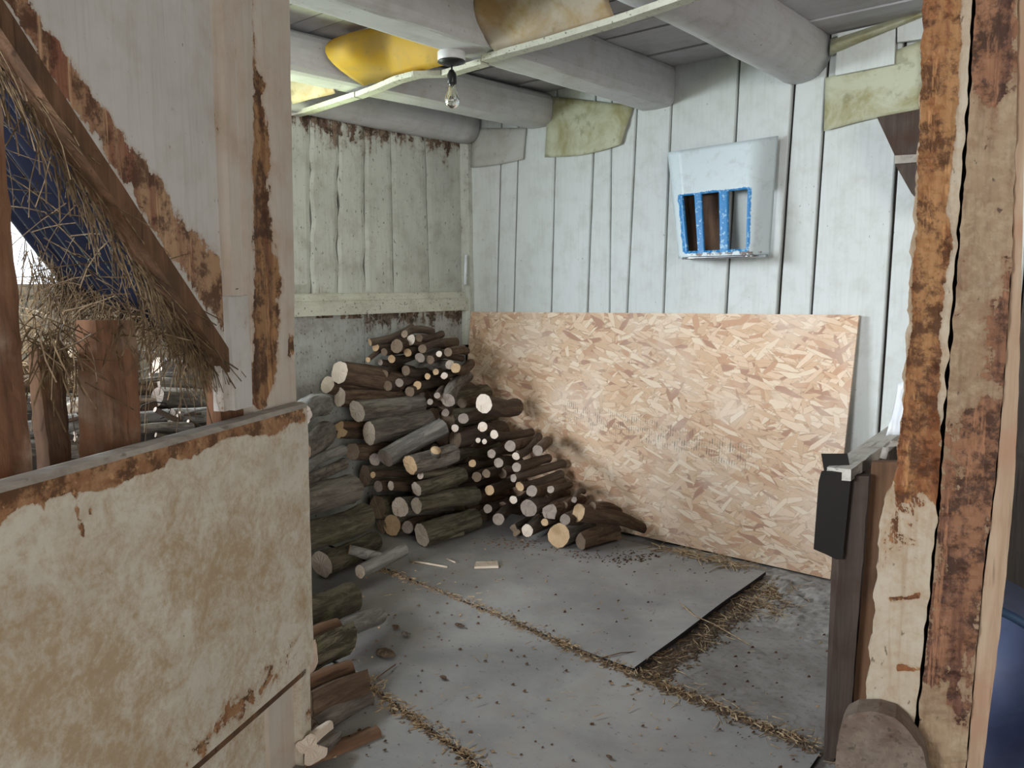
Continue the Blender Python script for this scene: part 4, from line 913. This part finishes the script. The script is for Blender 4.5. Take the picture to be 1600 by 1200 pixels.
L4(772, 679, 7, 830, 676, cut='pale', dl=.46, label='long straight stick with white end reaching the strand board'); L4(806, 713, 6.5, 842, 682, cut='pale', label='stick slanting steeply upward toward the strand board'); L4(840, 704, 8.5, 856, 690, -.6, .3, bark='brown')
L4(738, 724, 6, 772, 719, cut='tan'); L4(779, 723, 8, 812, 722); L4(807, 730, 7.5, 856, 716); L4(802, 747, 6.5, 880, 724, -.68, .5, 7, label='long grey stick lying level in the middle of the stick pile')
L4(812, 760, 7.5, 876, 741, cut='tan'); L4(831, 767, 9, 878, 753, bark='brown'); L4(802, 781, 6.5, 830, 768, cut='pale'); L4(826, 794, 14, 872, 782, -.64, .40, label='knotty round log end in the lower part of the stick pile')
L4(859, 800, 13, 890, 786, -.62, .36, bark='brown', label='knobbly broken log beside the orange sawn end', lump=.3); L4(904, 801, 15, 1008, 843, -.56, .44, 8, bark='brown', cut='tan', label='tapering branch with a large orange sawn end at the tip of the pile')
L4(779, 811, 9.5, 812, 803); L4(824, 829, 10, 862, 834, -.64, .34, 13, cut='pale'); L4(873, 839, 19, 918, 838, -.60, .30, 16, bark='grey', cut='tan', label='stubby thick log with a slanted end on the mat by the pile')
L4(907, 860, 12, 963, 847, -.56, .26, 13, bark='brown', cut='dark', lump=.5, label='rotten crumbling stump end on the mat at the tip of the pile'); L4(851, 816, 6, 890, 808, cut='tan'); L4(883, 812, 8.5, 915, 804)
L4(897, 781, 4.5, 912, 768, -.6, .3); L4(797, 697, 9, 835, 690, bark='brown'); L4(765, 766, 8, 805, 752, cut='tan'); L4(762, 795, 7, 805, 782); L4(747, 688, 4, 780, 684, cut='pale'); L4(757, 690, 4, 785, 688, cut='pale')
L4(925, 792, 8, 966, 800, -.5, .25, bark='brown', cut='dark'); L4(806, 838, 10, 838, 838, -.62, .3, bark='grey', cut='dark', split='red'); L4(768, 709, 7, 800, 704); L4(745, 745, 8, 790, 738, bark='brown', cut='dark'); L4(760, 740, 7, 800, 735, cut='dark')
L4(735, 690, 8, 775, 686, -.50, .3, bark='brown', cut='dark'); L4(785, 740, 8, 830, 730, -.50, .3, bark='brown', cut='dark'); L4(745, 775, 9, 790, 768, -.50, .3, bark='brown', cut='dark'); L4(785, 792, 8, 830, 786, -.50, .3, bark='brown', cut='dark'); L4(850, 780, 8, 885, 770, -.50, .3, bark='brown', cut='dark')
L4(880, 790, 7, 910, 780, -.50, .3, bark='brown', cut='dark'); L4(755, 820, 10, 800, 816, -.50, .3, bark='brown', cut='dark'); L4(735, 650, 7, 770, 645, -.50, .3, bark='brown', cut='dark'); L4(720, 690, 8, 760, 688, -.50, .3, bark='brown', cut='dark'); L4(725, 715, 9, 765, 710, -.50, .3, bark='brown', cut='dark'); L4(720, 745, 9, 760, 740, -.50, .3, bark='brown', cut='dark')
L4(722, 630, 8, 760, 620, -.50, .3, bark='brown', cut='dark'); L4(690, 668, 8, 725, 660, -.50, .3, bark='brown', cut='dark'); L4(700, 695, 9, 740, 690, -.50, .3, bark='brown', cut='dark'); L4(735, 795, 10, 780, 790, -.50, .3, bark='brown', cut='dark'); L4(860, 765, 6, 890, 757)
# inner courses of the stacks, seen only in the gaps
rd = random.Random(11)
def filler(x0, x1, ztop, y0, y1, rr, seed, lab, grp, nm, cat):
    z = rr+.022; row = 0
    while True:
        x = x0+rr+(rr if row % 2 else 0); any_ = False
        while x < x1-rr:
            if z+rr < ztop(x):
                any_ = True; yy = y0+rd.uniform(-.03, .03)
                log((x, yy, z), (x+rd.uniform(-.01, .01), y1, z), rr*.97, rr*.93, rd.choice(('moss', 'brown', 'thin')), 'dark', lab, grp, None, .01, nm, cat, None, 4, 10, .06, 'mesh')
            x += rr*2.02
        z += rr*1.78; row += 1
        if not any_: break
filler(.04, .54, lambda x: .93-.35*x, -.60, -.20, .060, 1, '{b} inner log with dark end behind the left stack', 'inner logs behind the left stack', 'firewood_log', 'log')

# wood store seen through the manger slats
box('bed', (.05, -3.75, 0), (1.0, -2.0, .60), DARKW, mg); box('rear_step', (.05, -3.75, .60), (.46, -2.0, .93), DARKW, mg)
G5 = 'firewood lying in the manger under the window'
def L5(x, y, r, x2, y2, xx=.55, x3=None, **k):
    p0, p1 = PX(x, y, xx), PX(x2, y2, x3 or xx); k.setdefault('group', G5); k.setdefault('label', '{s} {b} log with {c} end in the manger under the window'); k.setdefault('bend', .03)
    return log(p0, p1, r*depth(p0)/F, r*depth(p1)/F, **k)
L5(246, 572, 15, 350, 592, .40, bark='silver', cut='pale', label='smooth bright log lying across the top of the manger')
L5(246, 600, 11, 350, 606, .45, bark='grey', cut='old'); L5(246, 620, 15, 352, 628, .52, bark='grey', cut='old', label='deeply ridged log under the smooth bright log in the manger'); L5(268, 650, 12, 352, 644, .62, bark='silver', cut='old'); L5(214, 652, 9, 262, 648, .66, bark='silver', cut='pale', label='short whitish log piece in the manger beside the wide slat')
L5(212, 672, 8, 300, 668, .75, bark='grey', cut='old'); L5(105, 640, 12, 160, 615, .6, bark='silver', cut='pale', split='pale', label='pale split log slanting between two manger slats'); L5(100, 668, 6, 175, 690, .7, bark='silver', cut='pale'); L5(40, 672, 14, 120, 660, .7, bark='silver', cut='pale'); L5(118, 684, 10, 150, 692, .75, bark='grey', cut='pale')
L5(30, 575, 12, 110, 570, .3, bark='brown', cut='dark'); L5(40, 540, 10, 130, 545, .25, bark='brown', cut='dark'); L5(30, 600, 14, 130, 602, .4, bark='brown', cut='dark'); L5(30, 630, 14, 120, 634, .5, bark='grey', cut='dark'); L5(120, 575, 12, 215, 580, .32, bark='brown', cut='dark'); L5(120, 600, 13, 240, 604, .42, bark='brown', cut='dark')
L5(140, 632, 13, 240, 634, .5, bark='brown', cut='dark'); L5(150, 660, 12, 240, 662, .6, bark='grey', cut='dark'); L5(40, 700, 14, 130, 704, .75, bark='grey', cut='old'); L5(110, 550, 7, 240, 556, .3, bark='silver', cut='pale', label='thin sunlit pole lying at the back of the manger')
for i in range(22):
    x, y = rd.uniform(28, 320), rd.uniform(585, 690); a = rd.uniform(-.5, .5); L_ = rd.uniform(25, 60)
    L5(x, y, rd.uniform(2, 4.5), x+L_*math.cos(a), y+L_*math.sin(a), .66+.12*(y-585)/100, label='thin loose {b} stick on the firewood in the manger', group='loose sticks on the manger firewood', bark=rd.choice(('silver', 'thin', 'grey')), cut='pale', caps='mesh', seg=7, ring=4, name='stick', cat='stick')
V, fs = tube([PX(x, y, .70) for x, y in ((212, 652), (222, 634), (240, 628), (258, 630), (267, 638), (262, 650), (250, 654))], .003, 6); tag(obj('wire_loop', V, fs, STEEL, None, True), 'bent dark wire loop lying on the manger firewood', 'wire')
# weeds / twigs glaring against the window
sp = []
for _ in range(260):
    p = PX(rd.uniform(28, 150), rd.uniform(440, 600), rd.uniform(.3, .8)); sp.append((p, (rd.gauss(0, .5), rd.gauss(0, .5), rd.gauss(.4, .6)), rd.uniform(.05, .2), 0))
tag(blades('dry_weeds', sp, STRAW, 9, .0011), 'dry bleached weed stems in front of the bright window', 'weeds', kind='stuff')

# ================================================================== FLOOR LITTER
def strew(name, lines, N, spread, mat, seed, label, lo=.02, hi=.09, w=.0016, z=.004):
    rd_ = random.Random(seed); sp_ = []
    for _ in range(N):
        l = rd_.choice(lines); i = rd_.randrange(len(l)-1); t_ = rd_.random(); p = np.array(l[i])*(1-t_)+np.array(l[i+1])*t_
        x, y = p[0]+rd_.gauss(0, spread), p[1]+rd_.gauss(0, spread); a = rd_.uniform(0, 6.28)
        sp_.append(((x, y, z+rd_.random()*.016), (math.cos(a), math.sin(a), rd_.gauss(0, .08)), rd_.uniform(lo, hi), .0))
    return tag(blades(name, sp_, mat, seed, w, 2), label, 'straw', kind='stuff')
q2 = lambda *pts: [PZ(x, y)[:2] for x, y in pts]
seamA = q2((572, 886), (640, 912), (760, 958), (870, 1010), (985, 1060), (1080, 1098), (1180, 1140), (1270, 1178)); seamB = q2((562, 1066), (600, 1098), (660, 1140), (750, 1205))
edgeR = q2((1010, 1060), (1080, 1010), (1150, 960), (1200, 915)); nook = q2((1180, 960), (1220, 940), (1205, 915)); osbb = q2((1040, 862), (1100, 880), (1170, 897))
strew('seam_straw', [seamA, seamA, seamB], 900, .018, STRAW, 1, 'fine straw and chaff packed in the mat seams', .008, .035, .0016, .016)
strew('corner_straw', [edgeR, nook, nook, seamA[4:]], 700, .045, STRAW, 2, 'loose straw scattered beside the raised mat edge', .02, .08, .0013, .003)
strew('wall_straw', [osbb], 150, .025, STRAW, 3, 'straw heaped along the foot of the strand board', .03, .12, .0017, .02)
strew('scattered_straw', [q2((560, 960), (1000, 900)), q2((700, 1100), (1100, 960)), q2((600, 1180), (1200, 1120))], 90, .2, STRAW, 4, 'single straws strewn over the mats', .01, .05, .0011, .018)
def crumbs(name, N, fn, mat, label, seed, s0=.002, s1=.007):
    rd_ = random.Random(seed); V = []; fs = []
    for _ in range(N):
        x, y, z = fn(rd_); s = rd_.uniform(s0, s1); b = len(V)
        V += [(x+s*rd_.uniform(.4, 1), y, z), (x-s, y+s*rd_.uniform(.4, 1), z), (x-s*.6, y-s, z), (x, y, z+s*rd_.uniform(.5, 1.2)), (x+s*.3, y+s*.8, z+s*.4)]
        fs += [(b, b+4, b+3), (b+4, b+1, b+3), (b+1, b+2, b+3), (b+2, b, b+3), (b, b+2, b+1, b+4)]
    return tag(obj(name, V, fs, mat), label, 'debris', kind='stuff')
def rl(l, sp_, z):
    def fn(r): i = r.randrange(len(l)-1); t_ = r.random(); p = l[i]*(1-t_)+l[i+1]*t_; return p[0]+r.gauss(0, sp_), p[1]+r.gauss(0, sp_), z
    return fn
crumbs('seam_dirt', 1500, rl(seamA, .012, .016), DIRT, 'brown crumbs filling the long mat seam', 5, .003, .010)
crumbs('seam_grit', 600, rl(seamB, .014, .014), DIRT, 'brown crumbs filling the nearer mat seam', 6, .003, .009)
crumbs('edge_dirt', 1600, rl(edgeR, .035, .002), DIRT, 'brown dirt and chaff along the raised mat edge', 7, .003, .010)
crumbs('bark_crumbs', 420, lambda r: (r.uniform(.75, 2.9), r.uniform(-2.6, -.35), .019), BROWN, 'dark bark crumbs scattered over the mats', 8, .002, .008)
crumbs('pale_chips', 160, lambda r: (r.uniform(.75, 2.9), r.uniform(-2.6, -.35), .019), STRAW, 'small pale wood chips scattered over the mats', 9, .002, .008)
crumbs('pile_litter', 300, rl(q2((770, 850), (850, 862), (960, 880), (1020, 870)), .05, .019), BROWN, 'bark litter around the foot of the stick pile', 10, .002, .009)
def clod(label, x, y, w, n, mat, seed, name='bark_flake', cat='bark', flat=.35):
    c = PZ(x, y, .02); rd_ = random.Random(seed); r = w*depth(c)/F/2; V = []; fs = []; seg, rg = 12, 5
    for j in range(rg+1):
        ph = math.pi*j/rg
        for k in range(seg):
            a = 2*math.pi*k/seg; s = math.sin(ph)*(1+.35*mnoise.noise(Vector((math.cos(a)*2+seed, math.sin(a)*2, ph)))); V.append((c[0]+r*s*math.cos(a), c[1]+r*s*.6*math.sin(a), .020+r*flat*(1+math.cos(ph))*.5*(1+.4*mnoise.noise(Vector((math.cos(a)*3, math.sin(a)*3, seed))))))
    fs = [(j*seg+k, j*seg+(k+1) % seg, (j+1)*seg+(k+1) % seg, (j+1)*seg+k) for j in range(rg) for k in range(seg)]
    return tag(obj(name, V, fs, mat), label, cat)
clod('crumbled bark flake pile on the mat near the small pale log', 602, 1023, 40, 8, BARK[1], 1)
clod('curled bark flake on the mat below the forked log', 634, 993, 18, 6, BARK[0], 2, flat=.6)
clod('small dark bark flake beside the small pale log', 618, 981, 15, 6, BARK[1], 3, flat=.6)
clod('bark crumb cluster in the middle of the long mat', 693, 1060, 14, 6, BARK[1], 4, flat=.6)
clod('flat bark crumb on the mat edge near the long seam', 718, 978, 18, 6, BARK[1], 5)
clod('dark bark lump beside the mat seam and pale chip', 747, 952, 9, 5, BARK[1], 6, flat=.9)
clod('bark flake near the nearer mat seam', 952, 1184, 12, 5, BARK[1], 8, flat=.6)
wc = [PZ(x, y, .021) for x, y in ((741, 889), (779, 888), (777, 880), (744, 881))]
tag(hexa('wood_chip', [p+np.array((0, 0, .012)) for p in wc], (0, 0, -.011), SPLITP), 'flat white wood chip lying on the front of the raised mat', 'wood chip')
def stickf(label, pts, r, mat, z=.026, cat='twig', name='twig'):
    V, fs = tube([PZ(x, y, z+.004*math.sin(i*2)) for i, (x, y) in enumerate(pts)], r, 7); return tag(obj(name, V, fs, mat, None, True), label, cat)
stickf('pale wood splinter lying between forked log and bottom log', [(640, 876), (665, 880), (699, 886)], .005, SPLITP)
stickf('short tan splinter beside the mossy bottom log', [(698, 873), (712, 879)], .004, SPLITP)
stickf('long curved straw stalk crossing the raised mat edge', [(1062, 942), (1085, 962), (1115, 975), (1150, 995), (1172, 1008)], .0022, STRAW, .036)
stickf('dark curved twig lying near the raised mat corner', [(940, 1028), (970, 1020), (1000, 1018), (1040, 1024)], .002, BROWN)
stickf('small dark twig pointing across the mat by the near seam', [(588, 1060), (604, 1048), (618, 1038)], .0022, BROWN)
# crumbling concrete beside the strand board
n = 34; V = []
for j in range(n+1):
    for i in range(n+1):
        x, y = 2.12+.80*i/n, -1.0+.92*j/n; e = min(i, n-i, j, n-j)/6; e = min(1, e)
        h = .030*(.35+abs(mnoise.noise(Vector((x*7, y*7, 3))))*1.1+.5*mnoise.noise(Vector((x*26, y*26, 1))))*e*max(0, min(1, (x-2.2+.5*(y+.9)*.6)/.25))*max(0, min(1, (y+.95)/.5)); V.append((x, y, max(-.003, h-.004)))
tag(obj('rubble_patch', V, [(j*(n+1)+i, j*(n+1)+i+1, (j+1)*(n+1)+i+1, (j+1)*(n+1)+i) for j in range(n) for i in range(n)], RUBB), 'crumbling pale concrete and dirt below the strand board corner', 'rubble', kind='stuff')
# small glass tube and nail on the corner batten
V, fs = tube([PX(728, 398, .05), PX(727, 445, .05)], .010, 10); tag(obj('glass_tube', V, fs, GLASST, None, True), 'small shiny white tube fixed in the wall corner above the rail', 'tube')
